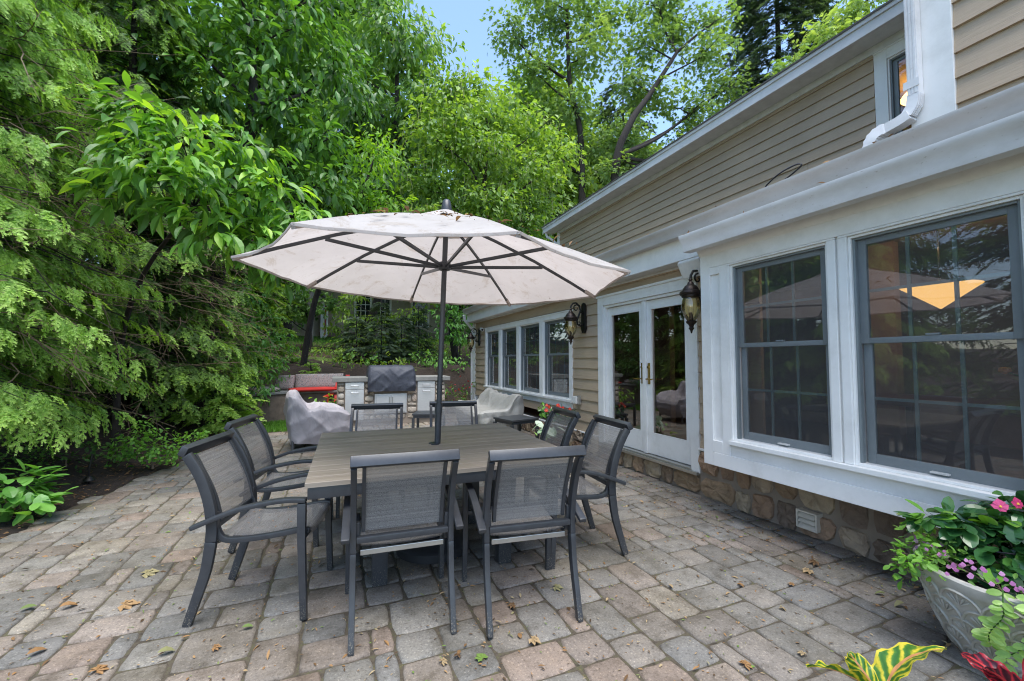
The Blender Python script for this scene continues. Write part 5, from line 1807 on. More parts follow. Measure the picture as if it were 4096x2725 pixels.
tree('broadleaf_tree', 'dark glossy broadleaf tree towering above the viburnum', 'tree', (-2.5, 10.6, .4), [(-2.5, 10.6, .3), (-2.4, 10.4, 2.5), (-2.0, 10.1, 4.6), (-1.7, 9.9, 6.6), (-1.8, 9.8, 8.3)], [((x, y, z), (r, r, r * .75)) for x, y, z, r in up], 430, .235, M['bigleaf'], M['barkdark'], LEAF, 32, .17,
     droop=.5, spread=.6, shell=1.9, tint=.42, tvar=.2, out=.8)

# --- middle distance
ym = [(.77, 11.32, 6.5, .75), (.58, 11.44, 5.75, .7), (1.0, 11.28, 5.38, .6), (.2, 11.62, 5.35, .7), (.95, 12.2, 7.4, .7), (.3, 11.5, 4.7, .55), (1.35, 11.6, 4.85, .5), (1.9, 11.9, 4.5, .45), (-.2, 11.8, 5.9, .7), (.75, 11.5, 4.3, .5)]
tree('maple_tree', 'yellow green maple between the dark broadleaf tree and the pod bearing tree', 'tree', (-.9, 13.2, gz(-.9, 13.2)), [(-.9, 13.2, 1.), (-.6, 12.9, 3.), (0, 12.3, 4.6), (.5, 11.7, 5.6), (.8, 11.7, 6.8)], [((x, y, z), (r * 1.1, r * 1.1, r * .55)) for x, y, z, r in ym], 620, .16, M['maple'], M['barkdark'], LEAF, 33, .09,
     droop=.55, shell=2.2, tint=.5)
bl = clump_set(41, (1.9, 16.2, 11.4), (2.5, 2.2, 4.2), 26, (.9, 1.4))
tree('shade_tree', 'tall rounded green tree left of the sky gap with a leaning dark trunk', 'tree', (1.15, 17.9, gz(1.15, 17.9)), [(1.15, 17.9, 1.6), (1.25, 17.8, 3.0), (1.5, 17.65, 4.2), (1.5, 17.2, 6.5), (1.9, 16.6, 9.5), (1.9, 16.2, 13)], bl, 330, .27, M['bigtree'], M['barkdark'], LEAF, 34, .20,
     droop=.7, shell=2.0, tint=.5, tvar=.2)
ct = [(3.46, 13.31, 9.3, 1.2), (5.0, 13.67, 9.9, 1.2), (6.5, 13.98, 9.7, 1.1), (7.3, 13.8, 8.9, 1.0), (4.14, 13.1, 8.18, 1.2), (5.87, 13.49, 7.91, 1.2), (2.84, 13.68, 7.19, 1.1), (4.44, 13.07, 6.48, 1.2), (6.8, 14.1, 7.05, 1.0), (2.82, 13.62, 8.6, 1.0), (5.9, 13.57, 6.0, 1.0), (3.4, 13.2, 5.5, .9), (2.3, 13.4, 5.9, .8), (4.9, 13.1, 5.0, .9), (3.3, 13.6, 10.4, .9), (4.3, 13.9, 10.9, .9), (2.5, 13.9, 4.9, .7), (6.2, 13.8, 4.9, .9), (4.0, 13.6, 4.4, .8)]
g9 = np.random.default_rng(9)
cat_cl = [((x, y, z), (r * 1.15, r * 1.15, r * .6)) for x, y, z, r in ct]
tt = tree('pod_tree', 'bright green tree hung with slender seed pods behind the far house corner', 'tree', (3.9, 14.6, gz(3.9, 14.6)), [(3.9, 14.6, 1.), (3.6, 14.4, 3.2), (3.9, 14., 5.), (4.5, 13.7, 7.), (4.7, 13.7, 9.5)], cat_cl, 620, .20, M['catalpa'], M['barkdark'], LEAF_FAR, 35, .14,
          droop=.35, shell=2.2, tint=.52, tvar=.2)
pods = []
T_ = np.array([(-.02, 0, 0), (.02, 0, 0), (.016, 1, .03), (-.016, 1, .03)]); F_ = np.array([(0, 1, 2), (0, 2, 3)])
pp = np.concatenate([np.array(c) + rnd_dirs(g9, 60) * np.array(r) * .9 for c, r in cat_cl]) - np.array([3.9, 14.6, gz(3.9, 14.6)])
V, F, tv = instance(T_, F_, pp, np.array([0, 0, -1.]) + g9.normal(0, .1, (len(pp), 3)), g9.normal(0, 1, (len(pp), 3)), g9.uniform(.22, .4, len(pp)), np.zeros(len(pp)))
o = link('seed_pods', np_mesh('seed_pods', V, F), M['pod'], tt); o['kind'] = 'stuff'

t1 = [(8.79, 21.41, 19.5, 1.7), (11.05, 20.48, 20.39, 1.9), (12.66, 19.9, 18.68, 2.0), (9.96, 21.04, 17.6, 1.6), (14.0, 20.16, 21.2, 1.9), (12.2, 20.2, 15.6, 1.5), (10.6, 20.8, 15.2, 1.3), (13.6, 20.3, 13.6, 1.5), (10.2, 20.9, 22.0, 1.8), (12.6, 20, 22.3, 1.9), (11.3, 20.9, 12.5, 1.4), (9.4, 21.2, 14.2, .9)]
tree('tall_tree', 'thin leaved tall tree right of the sky gap with a straight dark trunk', 'tree', (12.6, 20.4, 2.), [(12.6, 20.4, 1.5), (12.58, 20.36, 10.4), (12.4, 20.23, 14.3), (11.8, 20.3, 17.), (11.6, 20.2, 21)], [((x, y, z), (r, r, r * .75)) for x, y, z, r in t1], 250, .25, M['airy'], M['barkdark'], LEAF_STAR, 36, .24,
     droop=.3, shell=1.7, tint=.5, twigs=5)
t2 = [(15.6, 18.68, 19.17, 1.9), (17.87, 18.73, 20.8, 1.9), (18.77, 17.42, 18.44, 1.8), (16.1, 18.62, 16.24, 1.8), (18.38, 17.73, 15.51, 1.6), (15.03, 19.5, 13.8, 1.6), (20.4, 17.64, 17.0, 1.6), (18.2, 18.5, 13.6, 1.5), (16.4, 18.3, 21.6, 1.8), (14.6, 18.4, 16.6, 1.3), (16.8, 18.4, 12.4, 1.6), (19.6, 17.2, 20.6, 1.4), (13.2, 18.5, 11.3, 1.3)]
tree('tall_tree', 'spreading thin leaved tall tree forking just above the house eave', 'tree', (12.9, 18.1, 2.), [(12.9, 18.1, 1.5), (13.07, 17.98, 10.7), (13.74, 17.6, 13.5), (15.2, 17.6, 15.6), (17.0, 17.6, 18.3)], [((x, y, z), (r, r, r * .75)) for x, y, z, r in t2], 260, .25, M['airy'], M['barkdark'], LEAF_STAR, 37, .26,
     droop=.3, shell=1.7, tint=.5, twigs=5)
mr = [(18.81, 11.07, 14.9, 1.2), (19.82, 10.62, 15.9, 1.2), (17.64, 11.61, 13.6, 1.1), (18.2, 11.6, 12.9, 1.2), (20.8, 10.4, 16.9, 1.2)]
tree('maple_tree', 'light green maple showing over the roof edge', 'tree', (18.5, 13.2, 1.5), [(18.5, 13.2, 1.), (18.4, 12.8, 7), (18.8, 11.8, 12), (19.2, 11.2, 15)], [((x, y, z), (r, r, r * .7)) for x, y, z, r in mr], 230, .30, M['airy'], M['bark'], LEAF_STAR, 38, .18, droop=.3, shell=2., tint=.58)
conifer('fir_tree', 'tall dark blue green fir rising behind the house roof', (25.2, 17.6, 2.), 30, 4.6, 150, M['darkcon'], 25, R(-135), R(130), 12., 1.7, 2.6, .28, .6, 0, .4, .3, .8)
conifer('fir_tree', 'dark fir trunk and branches between the two thin leaved tall trees', (18.6, 24.5, 2.), 20, 3.0, 90, M['darkcon'], 26, R(-120), R(120), 4., 1.4, 2.6, .28, .5, 0, .4, .28, .8)

# far wood closing the view
far = [(-9.5, 15, 8, 'bigtree', 'full green tree behind the tall dark spruce'), (-4.6, 19.5, 9, 'catalpa', 'light green tree seen behind the dark broadleaf tree'), (-1.2, 34, 12, 'bigtree', 'big tree rising behind the roof of the neighbouring house'),
       (5.6, 35, 13, 'catalpa', 'bright tree rising behind the right end of the neighbouring house'), (11.5, 31, 13, 'bigtree', 'full green tree beyond the pod bearing tree'), (19, 28, 17, 'airy', 'pale tree beyond the forked tall tree'), (7.6, 25, 17, 'airy', 'pale tall tree filling the view between the pod tree and the straight trunk'), (13.5, 27, 18, 'catalpa', 'tall bright tree far behind the straight dark trunk'), (-11, 22, 15, 'bigtree', 'tall tree at the far left beyond the hemlocks'), (-2.2, 21.5, 17, 'bigtree', 'tall tree filling the sky behind the dark glossy broadleaf tree')]
for i, (x, y, h, mt, lb) in enumerate(far):
    z0 = gz(x, y)
    tree('woodland_tree', lb, 'tree', (x, y, z0), [(x, y, z0 - .2), (x + .2, y, z0 + h * .35), (x, y + .2, z0 + h * .9)], clump_set(60 + i, (x, y, z0 + h * .62), (h * .30, h * .30, h * .40), 26, (h * .12, h * .18)), 130, .42, M[mt], M['barkdark'], LEAF_FAR, 70 + i, .25, droop=.4, shell=2., tint=.45, group='woodland trees beyond the garden')

for i, (x, y, h, lb) in enumerate(((-3.4, 22.5, 5.0, 'low leafy thicket left of the neighbouring porch'), (-7.0, 20.5, 6.0, 'broad leafy thicket behind the hemlocks'), (-5.5, 27.5, 8.0, 'leafy thicket at the far left behind the neighbouring house'), (8.0, 22.0, 6.0, 'leafy thicket beyond the far house corner'))):
    z0 = gz(x, y)
    tree('thicket', lb, 'shrub', (x, y, z0), [(x, y, z0 - .2), (x + .1, y, z0 + h * .3), (x, y + .1, z0 + h * .7)], clump_set(160 + i, (x, y, z0 + h * .42), (h * .42, h * .3, h * .42), 24, (h * .14, h * .2)), 170, .30, M['bigtree'], M['barkdark'], LEAF_FAR, 170 + i, .08, droop=.4, shell=2., tint=.5, group='thickets beyond the bank')
# small trees and shrubs on the bank
tw = [(-1.1, 16.6, 3.35, .75), (-.6, 16.5, 3.1, .6), (-1.7, 16.7, 3.0, .7), (-1.2, 16.4, 3.9, .6), (-2.1, 16.6, 3.7, .6), (-.2, 16.6, 3.5, .5)]
tree('small_tree', 'small two stemmed dark tree on the bank beside the grey pole', 'tree', (-.88, 16.57, gz(-.88, 16.57)), [(-.88, 16.57, 1.5), (-.9, 16.55, 2.3), (-1.05, 16.5, 3.1)], [((x, y, z), (r, r, r * .55)) for x, y, z, r in tw], 600, .15, M['bigtree'], M['barkdark'], LEAF_STAR, 43, .075, droop=.5, tint=.4)
ld = [(.5, 17., 2.9, .7), (1.0, 16.8, 2.6, .6), (.1, 17.2, 3.3, .6), (1.7, 16.6, 2.9, .6), (2.6, 16.4, 3.1, .6), (.6, 16.8, 3.7, .6), (3.2, 16.2, 3.7, .6), (2.2, 16.4, 3.9, .5), (-.1, 17.2, 2.5, .45)]
tree('dogwood_tree', 'low bright leafed dogwood spreading in front of the neighbouring house', 'tree', (.9, 17.1, gz(.9, 17.1)), [(.9, 17.1, 1.7), (.8, 17., 2.5), (1.2, 16.8, 3.3)], [((x, y, z), (r, r, r * .4)) for x, y, z, r in ld], 800, .17, M['catalpa'], M['barkdark'], LEAF, 44, .06, droop=.45, tint=.55)
for x, y, hgt, rad, sd, lb in ((1.30, 14.5, 2.1, .75, 45, 'small dark spruce on the bank behind the covered grill'), (1.95, 14.3, 1.7, .7, 46, 'young dark spruce on the bank just beside the umbrella pole'), (2.65, 14.6, 2.0, .6, 47, 'thin young spruce on the bank beyond the island end'), (.55, 14.9, 1.5, .65, 48, 'low dark spruce on the bank near the leaning trunk')):
    conifer('young_spruce', lb, (x, y + (sd % 3) * .35, gz(x, y)), hgt, rad, 70, M['darkcon'], sd, R(-90), R(150), .12, .26, 13., .2, .25, 0, .45, .028, group='young spruces on the bank')
rs = [(3.5, 13.6, 3.3, .6), (3.9, 13.5, 2.8, .55), (3.4, 13.5, 2.5, .5), (4.1, 13.6, 3.6, .6), (3.2, 13.6, 2.9, .45), (3.8, 13.4, 2.1, .5), (3.1, 13.4, 2.2, .4), (4.4, 13.6, 3.0, .5)]
tree('tall_shrub', 'layered leafy shrub rising on bare stems beside the far house corner', 'shrub', (3.7, 13.6, gz(3.7, 13.6)), [(3.7, 13.6, .9), (3.7, 13.55, 1.8), (3.75, 13.5, 2.9)], [((x, y, z), (r * 1.1, r * 1.1, r * .45)) for x, y, z, r in rs], 620, .15, M['vib'], M['barkdark'], LEAF, 49, .03, droop=.5, tint=.45, start=.1)
vb = [(-1.5, 10.6, 1.2, .5), (-1.45, 10.9, 1.8, .55), (-1.6, 10.5, .6, .45), (-1.75, 11.1, 2.4, .55), (-1.75, 10.3, 1.6, .5), (-2.1, 10.6, 2.3, .6), (-1.9, 11.3, 2.9, .5), (-1.35, 11.0, 1.1, .4), (-1.5, 10.2, .9, .4), (-2.0, 10.1, 1.2, .5)]
tree('light_shrub', 'light green leafy shrub at the end of the evergreens beside the lawn strip', 'shrub', (-1.9, 10.8, .1), [(-1.9, 10.8, .0), (-1.85, 10.8, 1.0), (-1.8, 10.8, 2.2)], [((x, y, z), (r, r, r * .75)) for x, y, z, r in vb], 900, .12, M['vib'], M['bark'], LEAF, 50, .04, droop=.45, tint=.5, start=.05)
fr = [(-2.0, 8.6, .6, .42), (-1.75, 8.9, 1.0, .4), (-1.75, 8.3, .35, .35), (-1.6, 9.2, .55, .35), (-1.9, 9.2, 1.4, .45)]
conifer('young_hemlock', 'low yellow green hemlock growth at the bed edge by the lawn strip', (-2.0, 9.3, .1), 1.7, .8, 60, M['spruce'], 51, R(-40), R(150), .1, .32, 13., .25, .3, 0, .66, .04)


def shrub(name, label, base, clumps, n, size, leaf, seed, T=LEAF, stem=M['twig'], cat='shrub', **kw):
    return tree(name, label, cat, base, [base, (base[0], base[1], base[2] + .12)], clumps, n, size, leaf, stem, T, seed, .014, twigs=4, start=0, **kw)


shrub('hydrangea', 'low hydrangea with broad bright leaves at the edge of the paving', (-2.45, 4.95, .04), [((-2.45, 4.95, .25), (.28, .28, .20)), ((-2.62, 5.05, .22), (.25, .25, .18)), ((-2.32, 4.88, .16), (.18, .18, .12)), ((-2.75, 4.8, .18), (.2, .2, .15))], 1100, .14, M['hydra'], 81, LEAF_OVAL, droop=.15, spread=.5, tint=.55, out=.6, upn=2.6)
shrub('small_shrub', 'fine leaved light green shrub sprawling over the bed edge behind the side-on chairs', (-2.05, 6.5, .04), [((-2.0, 6.45, .30), (.34, .3, .22)), ((-2.3, 6.6, .28), (.3, .3, .2)), ((-1.85, 6.7, .22), (.26, .26, .17)), ((-2.15, 6.3, .5), (.22, .2, .2)), ((-1.7, 6.95, .3), (.2, .2, .15))], 3800, .048, M['herb'], 82, LEAF_OVAL, droop=.1, tint=.55)
shrub('low_shrub', 'dark fine leaved shrub in the shade under the spruce', (-2.85, 6.5, .1), [((-2.85, 6.5, .25), (.4, .35, .2)), ((-3.2, 6.8, .22), (.4, .35, .2)), ((-2.6, 6.9, .2), (.3, .3, .18))], 1700, .05, M['shrub'], 83, LEAF_OVAL, droop=.1, tint=.3)
shrub('boxwood_mound', 'rounded green boxwood mound at the edge of the picture under the spruce', (-3.35, 6.1, .15), [((-3.35, 6.1, .38), (.48, .48, .36)), ((-3.75, 6.3, .35), (.4, .4, .32))], 4200, .04, M['shrub'], 84, LEAF_OVAL, droop=0, shell=5., tint=.5)
shrub('leafy_plant', 'leafy green plant beside the red adirondack chair', (-.32, 9.75, .0), [((-.32, 9.75, .45), (.30, .3, .3)), ((-.15, 9.7, .35), (.22, .22, .22)), ((-.5, 9.8, .32), (.22, .22, .22))], 700, .11, M['bigleaf'], 85, LEAF, droop=.3, tint=.7)
shrub('red_flower_bush', 'bush with red blooms against the far house corner', (2.95, 11.1, 0), [((2.95, 11.1, .42), (.4, .35, .3)), ((2.65, 11.3, .35), (.3, .3, .25)), ((3.2, 10.95, .55), (.3, .25, .25)), ((2.5, 11.6, .6), (.4, .4, .3))], 700, .09, M['shrub'], 86, LEAF, droop=.3, tint=.5)
for i, (x, y, h, mt, lb) in enumerate(((-1.3, 13.2, .5, 'vib', 'low fern like clump on the bank above the seat wall'), (.1, 13.4, .45, 'catalpa', 'low bright clump on the bank under the small two stemmed tree'), (3.0, 12.6, .7, 'vib', 'leafy clump below the layered shrub by the far house corner'), (2.2, 13.0, .5, 'shrub', 'dark leafy clump in front of the thin young spruce'), (-.4, 15.4, .6, 'catalpa', 'bright undergrowth beside the grey pole'), (1.5, 15.6, .8, 'shrub', 'dark undergrowth behind the young spruces'), (3.0, 15.6, .9, 'catalpa', 'bright undergrowth behind the layered shrub'), (.6, 12.9, .55, 'vib', 'leafy clump on the bank straight behind the shorter counter'), (1.4, 12.7, .5, 'catalpa', 'bright clump on the bank over the covered grill'), (-2.2, 14.2, .8, 'vib', 'broad clump at the bank foot of the small two stemmed tree'), (-.1, 14.6, .6, 'catalpa', 'bright low clump between the leaning trunk and the young spruces'), (2.6, 13.6, .6, 'vib', 'leafy clump just past the umbrella pole on the bank'), (.9, 15.8, 1.0, 'catalpa', 'tall bright undergrowth around the leaning trunk'), (2.2, 16.4, 1.2, 'catalpa', 'tall bright undergrowth below the neighbouring windows'))):
    z = gz(x, y)
    shrub('bank_plant', lb, (x, y, z), [((x, y, z + h * .5), (h, h * .8, h * .5)), ((x + h * .8, y + .1, z + h * .35), (h * .7, h * .6, h * .35))], 420, .12, M[mt], 190 + i, LEAF, droop=.3, tint=.5, group='undergrowth on the bank')
for i, (x, y, lb) in enumerate(((.55, 11.6, 'small ferny evergreen clump on the dark bank left of the covered grill'), (-.65, 12.2, 'small yellowish evergreen clump behind the long striped cushion'), (2.35, 11.7, 'low evergreen clump on the dark bank past the island end'))):
    z = gz(x, y)
    conifer('dwarf_conifer', lb, (x, y, z), .55, .30, 26, M['spruce'], 90 + i, R(-90), PI, .05, .16, 26., .1, .1, 0, .55, .015, group='dwarf evergreens on the bank')

g = np.random.default_rng(77)
bush = next(o for o in COL.objects if o.name.startswith('red_flower_bush'))
pet = np.concatenate([np.array([(.0, 0, .5), (-.3, .2, .42), (.25, -.15, .68)])[i % 3] + g.normal(0, .16, (1, 3)) for i in range(26)])
PT = star_template(5, 4.9, .55, .1)
V, F, tv = instance(PT[0], PT[1], pet, np.array([.3, -1, .4]) + g.normal(0, .4, (len(pet), 3)), np.array([0, -1., .5]) + g.normal(0, .4, (len(pet), 3)), .05, g.random(len(pet)))
link('flowers', np_mesh('flowers', V, F, {'tint': tv}), M['redpetal'], bush)

# ------------------------------------------------------------------ potted plants
def pot(name, label, loc, r, h, mat, prof=None):
    t = thing(name, label, 'planter', loc)
    MB().lathe(prof or [(r * .68, 0), (r * .74, .02), (r * .92, h * .7), (r * .96, h * .86), (r * 1.03, h * .87), (r * 1.03, h), (r * .93, h), (r * .9, h * .9)], (0, 0, 0), 32, False).build('pot', mat, t, smooth=35)
    MB().lathe([(.001, h * .9), (r * .91, h * .9)], (0, 0, 0), 24, False).build('soil', M['soil'], t)
    return t


def potted(name, label, base, clumps, n, size, leaf, seed, flowers=None, T=LEAF, **kw):
    t = shrub(name, label, base, clumps, n, size, leaf, seed, T, M['herb'] if False else M['twig'], 'plant', **kw)
    if flowers:
        pts, mat, sz, dirv = flowers
        P = np.array(pts, float) - np.array(base)
        g = np.random.default_rng(seed)
        for p in P:
            tpl = star_template(5, 5.03, 1.15, .12)
            V, F, tv = instance(tpl[0], tpl[1], p[None], np.array([[.2, .3, 1.]]), (np.array(dirv) + g.normal(0, .35, 3))[None], sz * g.uniform(.85, 1.15), g.random(1))
            fo = link('flower', np_mesh('flower', V, F, {'tint': tv}), mat, t)
            if sz > .03: MB().lathe([(.001, -.002), (sz * .16, .0), (sz * .1, .006), (.001, .008)], tuple(p), 8, False).build('centre', M['yolk'], fo)
    return t


pot('flower_pot', 'dark clay pot of red flowers under the near end of the window row', (2.98, 5.62, 0), .20, .36, M['terracotta'])
g = np.random.default_rng(5)
potted('red_mandevilla', 'red flowering leafy plant in the dark clay pot below the window row', (2.98, 5.62, .33), [((2.98, 5.62, .52), (.20, .2, .16)), ((3.05, 5.5, .60), (.16, .16, .12)), ((2.88, 5.75, .58), (.17, .17, .12))], 1500, .075, M['glossy'], 101,
       ([(2.98 + g.normal(0, .12), 5.5 + g.normal(0, .1), .68 + g.normal(0, .04)) for _ in range(11)], M['redpetal'], .032, (-.4, -1, .3)), droop=.2, tint=.75)
pot('flower_pot', 'low dark pot of white leaved caladium between the side table and the right chairs', (2.62, 5.12, 0), .19, .28, M['terracotta'])
potted('caladium', 'white leaved caladium with trailing lime leaves behind the litter flecked chair', (2.62, 5.12, .25), [((2.62, 5.12, .42), (.16, .16, .10)), ((2.55, 5.05, .5), (.12, .12, .06))], 620, .13, M['whiteleaf'], 102, None, LEAF_OVAL, droop=.3, tint=.55)
potted('lime_vine', 'lime green trailing vine spilling from the caladium pot', (2.5, 5.02, .25), [((2.46, 5.0, .30), (.14, .14, .13)), ((2.40, 4.95, .20), (.12, .12, .12))], 1500, .06, M['lime'], 103, None, LEAF_OVAL, droop=.5, tint=.4)

# the big planter beside the viewer
PC = (2.83, .955); PH = .40
prf = [(.185, 0), (.20, .006), (.228, .05), (.262, .12), (.292, .20), (.314, .28), (.326, .335), (.334, .345), (.340, .36), (.342, PH - .008), (.335, PH), (.318, PH), (.312, PH - .02), (.305, PH - .06)]
t = thing('large_planter', 'large grey beige planter embossed with shell fans beside the bay window', 'planter', (PC[0], PC[1], 0))
MB().lathe(prf, (0, 0, 0), 56, False).build('pot', M['pot'], t, smooth=40)
MB().lathe([(.001, PH - .05), (.31, PH - .05)], (0, 0, 0), 28, False).build('soil', M['soil'], t)


def pot_r(z):
    return float(np.interp(z, [p[1] for p in prf[:9]], [p[0] for p in prf[:9]]))


mb = MB()
rows, ncol = 5, 13
for r_ in range(rows):
    zc = .03 + .062 * r_
    hh = .062
    for c_ in range(ncol):
        a0 = 2 * PI * (c_ + (.5 if r_ % 2 else 0)) / ncol
        wa = PI / ncol
        S3 = lambda u, v: ((pot_r(zc + v) + .0015) * math.cos(a0 + u), (pot_r(zc + v) + .0015) * math.sin(a0 + u), zc + v)
        arch = [S3(wa * math.cos(q), hh * 1.12 * math.sin(q)) for q in [PI * i / 12 for i in range(13)]]
        mb.tube(arch, .0068, 6, False)
        for q in (-.62, -.34, 0, .34, .62):
            L = hh * (.86 - .28 * abs(q))
            mb.tube([S3(wa * math.sin(q) * f * .95, L * f * math.cos(q) + .004) for f in (.1, .5, .8, 1.)], [.002, .0045, .006, .004], 6)
mb.build('shell_relief', M['pot'], t, smooth=60, fix=False)
potted('pink_mandevilla', 'glossy dark leaved mandevilla with pink blooms in the large planter', (PC[0], PC[1], PH - .05),
       [((2.92, .98, .53), (.20, .18, .13)), ((3.02, .86, .56), (.18, .18, .14)), ((2.80, 1.0, .46), (.14, .14, .09)), ((2.78, 1.12, .58), (.10, .10, .06)), ((2.95, 1.05, .63), (.10, .1, .06)), ((2.66, 1.18, .60), (.05, .05, .045))], 9500, .088, M['glossy'], 111,
       ([(2.80, .985, .685), (2.86, .95, .70), (2.93, .93, .68)], M['pink'], .036, (-.9, -.35, .35)), LEAF_OVAL, droop=.15, tint=.55, tvar=.26, out=.9)
ring = [((PC[0] + .29 * math.cos(a), PC[1] + .29 * math.sin(a), PH + .02 + .03 * math.sin(a * 3)), (.11, .11, .07)) for a in [R(d) for d in (95, 120, 145, 165, 190, 212)]]
potted('bedding_herb', 'fine bright green bedding plant spilling over the planter rim towards the wall', (PC[0] - .05, PC[1] + .1, PH - .03), [((2.70, 1.17, .45), (.15, .13, .075)), ((2.58, 1.18, .42), (.13, .12, .07)), ((2.78, 1.22, .48), (.13, .1, .07)), ((2.50, 1.20, .37), (.08, .08, .06))], 11000, .034, M['herb'], 112, None, LEAF_OVAL, droop=0., tint=.6, out=.6)
g = np.random.default_rng(15)
fl = []
for a in np.radians(np.linspace(118, 220, 48)):
    rr = .30 + g.uniform(-.05, .06)
    fl.append((PC[0] + rr * math.cos(a), PC[1] + rr * math.sin(a), PH + .035 + g.uniform(-.03, .05)))
potted('fan_flower', 'dark leaved plant with small mauve fan flowers along the planter rim', (PC[0] - .1, PC[1], PH - .03), ring[1:], 3200, .034, M['shrub'], 113, (fl, M['purple'], .0125, (-.8, -.4, .6)), LEAF, droop=.1, tint=.5)
# trailing vine down the front of the planter
t = thing('trailing_vine', 'pale variegated vine trailing down the face of the large planter', 'plant', (PC[0] - .2, PC[1] - .2, PH))
mb = MB(); P_, D_, N_ = [], [], []
for a, zend, sway in ((200, .03, -.10), (212, .12, .06), (190, .18, -.05), (224, .05, .05), (206, .22, .03), (233, .1, -.05)):
    a = R(a)
    pts = []
    for i in range(14):
        f = i / 13
        z = PH + .03 - (PH + .03 - zend) * f
        r = (pot_r(min(z, .36)) + .025 + .035 * math.sin(PI * f)) if i > 1 else .30 + .03 * i
        an = a + sway * math.sin(5 * f + a) * 1.3 + sway * f
        pts.append((PC[0] + r * math.cos(an) - (PC[0] - .2), PC[1] + r * math.sin(an) - (PC[1] - .2), z - PH))
    mb.tube(pts, .0022, 5)
    for i in range(1, 14):
        for s in (-1, 1):
            P_.append(pts[i]); D_.append((math.cos(a) * .5 - s * math.sin(a) + g.normal(0, .25), math.sin(a) * .5 + s * math.cos(a) + g.normal(0, .25), g.normal(-.15, .3))); N_.append((math.cos(a) + g.normal(0, .3), math.sin(a) + g.normal(0, .3), .8))
mb.build('stems', M['herb'], t, fix=False)
V, F, tv = instance(LEAF_OVAL[0], LEAF_OVAL[1], P_, D_, N_, g.uniform(.030, .055, len(P_)), g.uniform(.2, .9, len(P_)))
link('leaves', np_mesh('leaves', V, F, {'tint': tv}), M['lime'], t)
potted('coleus', 'rust red coleus leaves at the rim of the large planter', (3.0, .72, PH - .02), [((2.93, .71, .50), (.06, .06, .05)), ((2.98, .66, .47), (.07, .06, .05))], 1900, .085, M['coleus'], 114, None, LEAF_OVAL, droop=.2, tint=.5)
mb = MB(); mb.tube([(PC[0] - .16, PC[1] + .08, .50), (PC[0], PC[1] - .1, .505), (PC[0] + .2, PC[1] - .3, .51)], .0035, 6)
tag(mb.build('support_wire', M['cable'], smooth=50), 'thin dark support wire crossing the large planter', 'wire')


# crotons in the foreground ------------------------------------------------
def big_leaf(name, parent, base, tip, bend, width, mat, roll=0., label=None):
    """one long blade from base to tip (relative to the parent); bend is the mid-point offset"""
    a, b = Vector(base), Vector(tip)
    mid = (a + b) / 2 + Vector(bend)
    n, m = 16, 8
    d0 = (b - a).normalized()
    side0 = Vector(bend).normalized() if Vector(bend).length > 1e-6 else Vector((0, 0, 1))
    sd = d0.cross(side0).normalized()
    sd = (Matrix.Rotation(roll, 3, d0) @ sd)
    V, U_, W_ = [], [], []
    for i in range(n + 1):
        f = i / n
        p = a * (1 - f) ** 2 + mid * 2 * f * (1 - f) + b * f * f
        tg = ((mid - a) * (1 - f) + (b - mid) * f).normalized()
        nn = sd.cross(tg).normalized()
        w = width * math.sin(PI * min(1, f * .97 + .02) ** .85) ** .8 * .5
        for j in range(m + 1):
            u = -1 + 2 * j / m
            V.append(p + sd * (u * w) + nn * (abs(u) * w * .35 + .006 * math.sin(24 * f + 3 * u) * abs(u)))
            U_.append(u); W_.append(f)
    F = [(i * (m + 1) + j, i * (m + 1) + j + 1, (i + 1) * (m + 1) + j + 1, (i + 1) * (m + 1) + j) for i in range(n) for j in range(m)]
    o = link(name, np_mesh(name, [tuple(v) for v in V], F, {'lu': np.array(U_), 'lv': np.array(W_)}, smooth=True), mat, parent)
    if label: o['label'] = label
    return o


def croton(loc, label, leaves, mat):
    t = thing('croton_plant', label, 'plant', loc, 0, 'croton plants in front')
    MB().tube([(0, 0, -.22), (.005, 0, -.1), (0, .005, .02)], [.012, .010, .007], 8).build('stem', M['twig'], t)
    MB().lathe([(.10, -loc[2]), (.11, -loc[2] + .02), (.14, -.22), (.15, -.215), (.15, -.19), (.135, -.19), (.13, -.21), (.001, -.21)], (0, 0, 0), 28, False).build('pot', M['terracotta'], t, smooth=40)
    for lf in leaves: big_leaf('leaf', t, *lf[:4], mat, lf[4])
    return t


croton((1.33, .70, .47), 'yellow veined green croton whose long leaf points right in front of the paving', [
    ((0, 0, 0), (.235, -.03, .085), (-.05, .03, .055), .10, 0.),
    ((0, 0, 0), (-.145, .10, .055), (.0, .0, .045), .085, .5),
    ((0, 0, 0), (-.03, .06, .085), (.0, .03, .03), .055, .3),
    ((0, 0, 0), (-.28, .08, -.03), (.0, .02, .06), .06, .2),
    ((0, 0, 0), (.02, -.16, .02), (.0, -.02, .05), .07, 0.), ((0, 0, -.02), (.1, .14, -.02), (.02, .02, .05), .07, 0.)], M['croton'])
croton((1.72, .56, .43), 'dark red croton with crimson veins in front of the large planter', [
    ((0, 0, 0), (.03, -.01, .185), (.055, -.02, .01), .085, .9),
    ((0, 0, 0), (-.115, .05, .10), (-.0, .02, .035), .06, .4),
    ((0, 0, 0), (.17, -.07, .09), (.03, -.02, .05), .08, .2),
    ((0, 0, 0), (-.20, .10, -.01), (-.0, .02, .05), .075, .2), ((0, 0, 0), (.05, .16, .03), (.0, .03, .04), .07, 0.)], M['crotonred'])


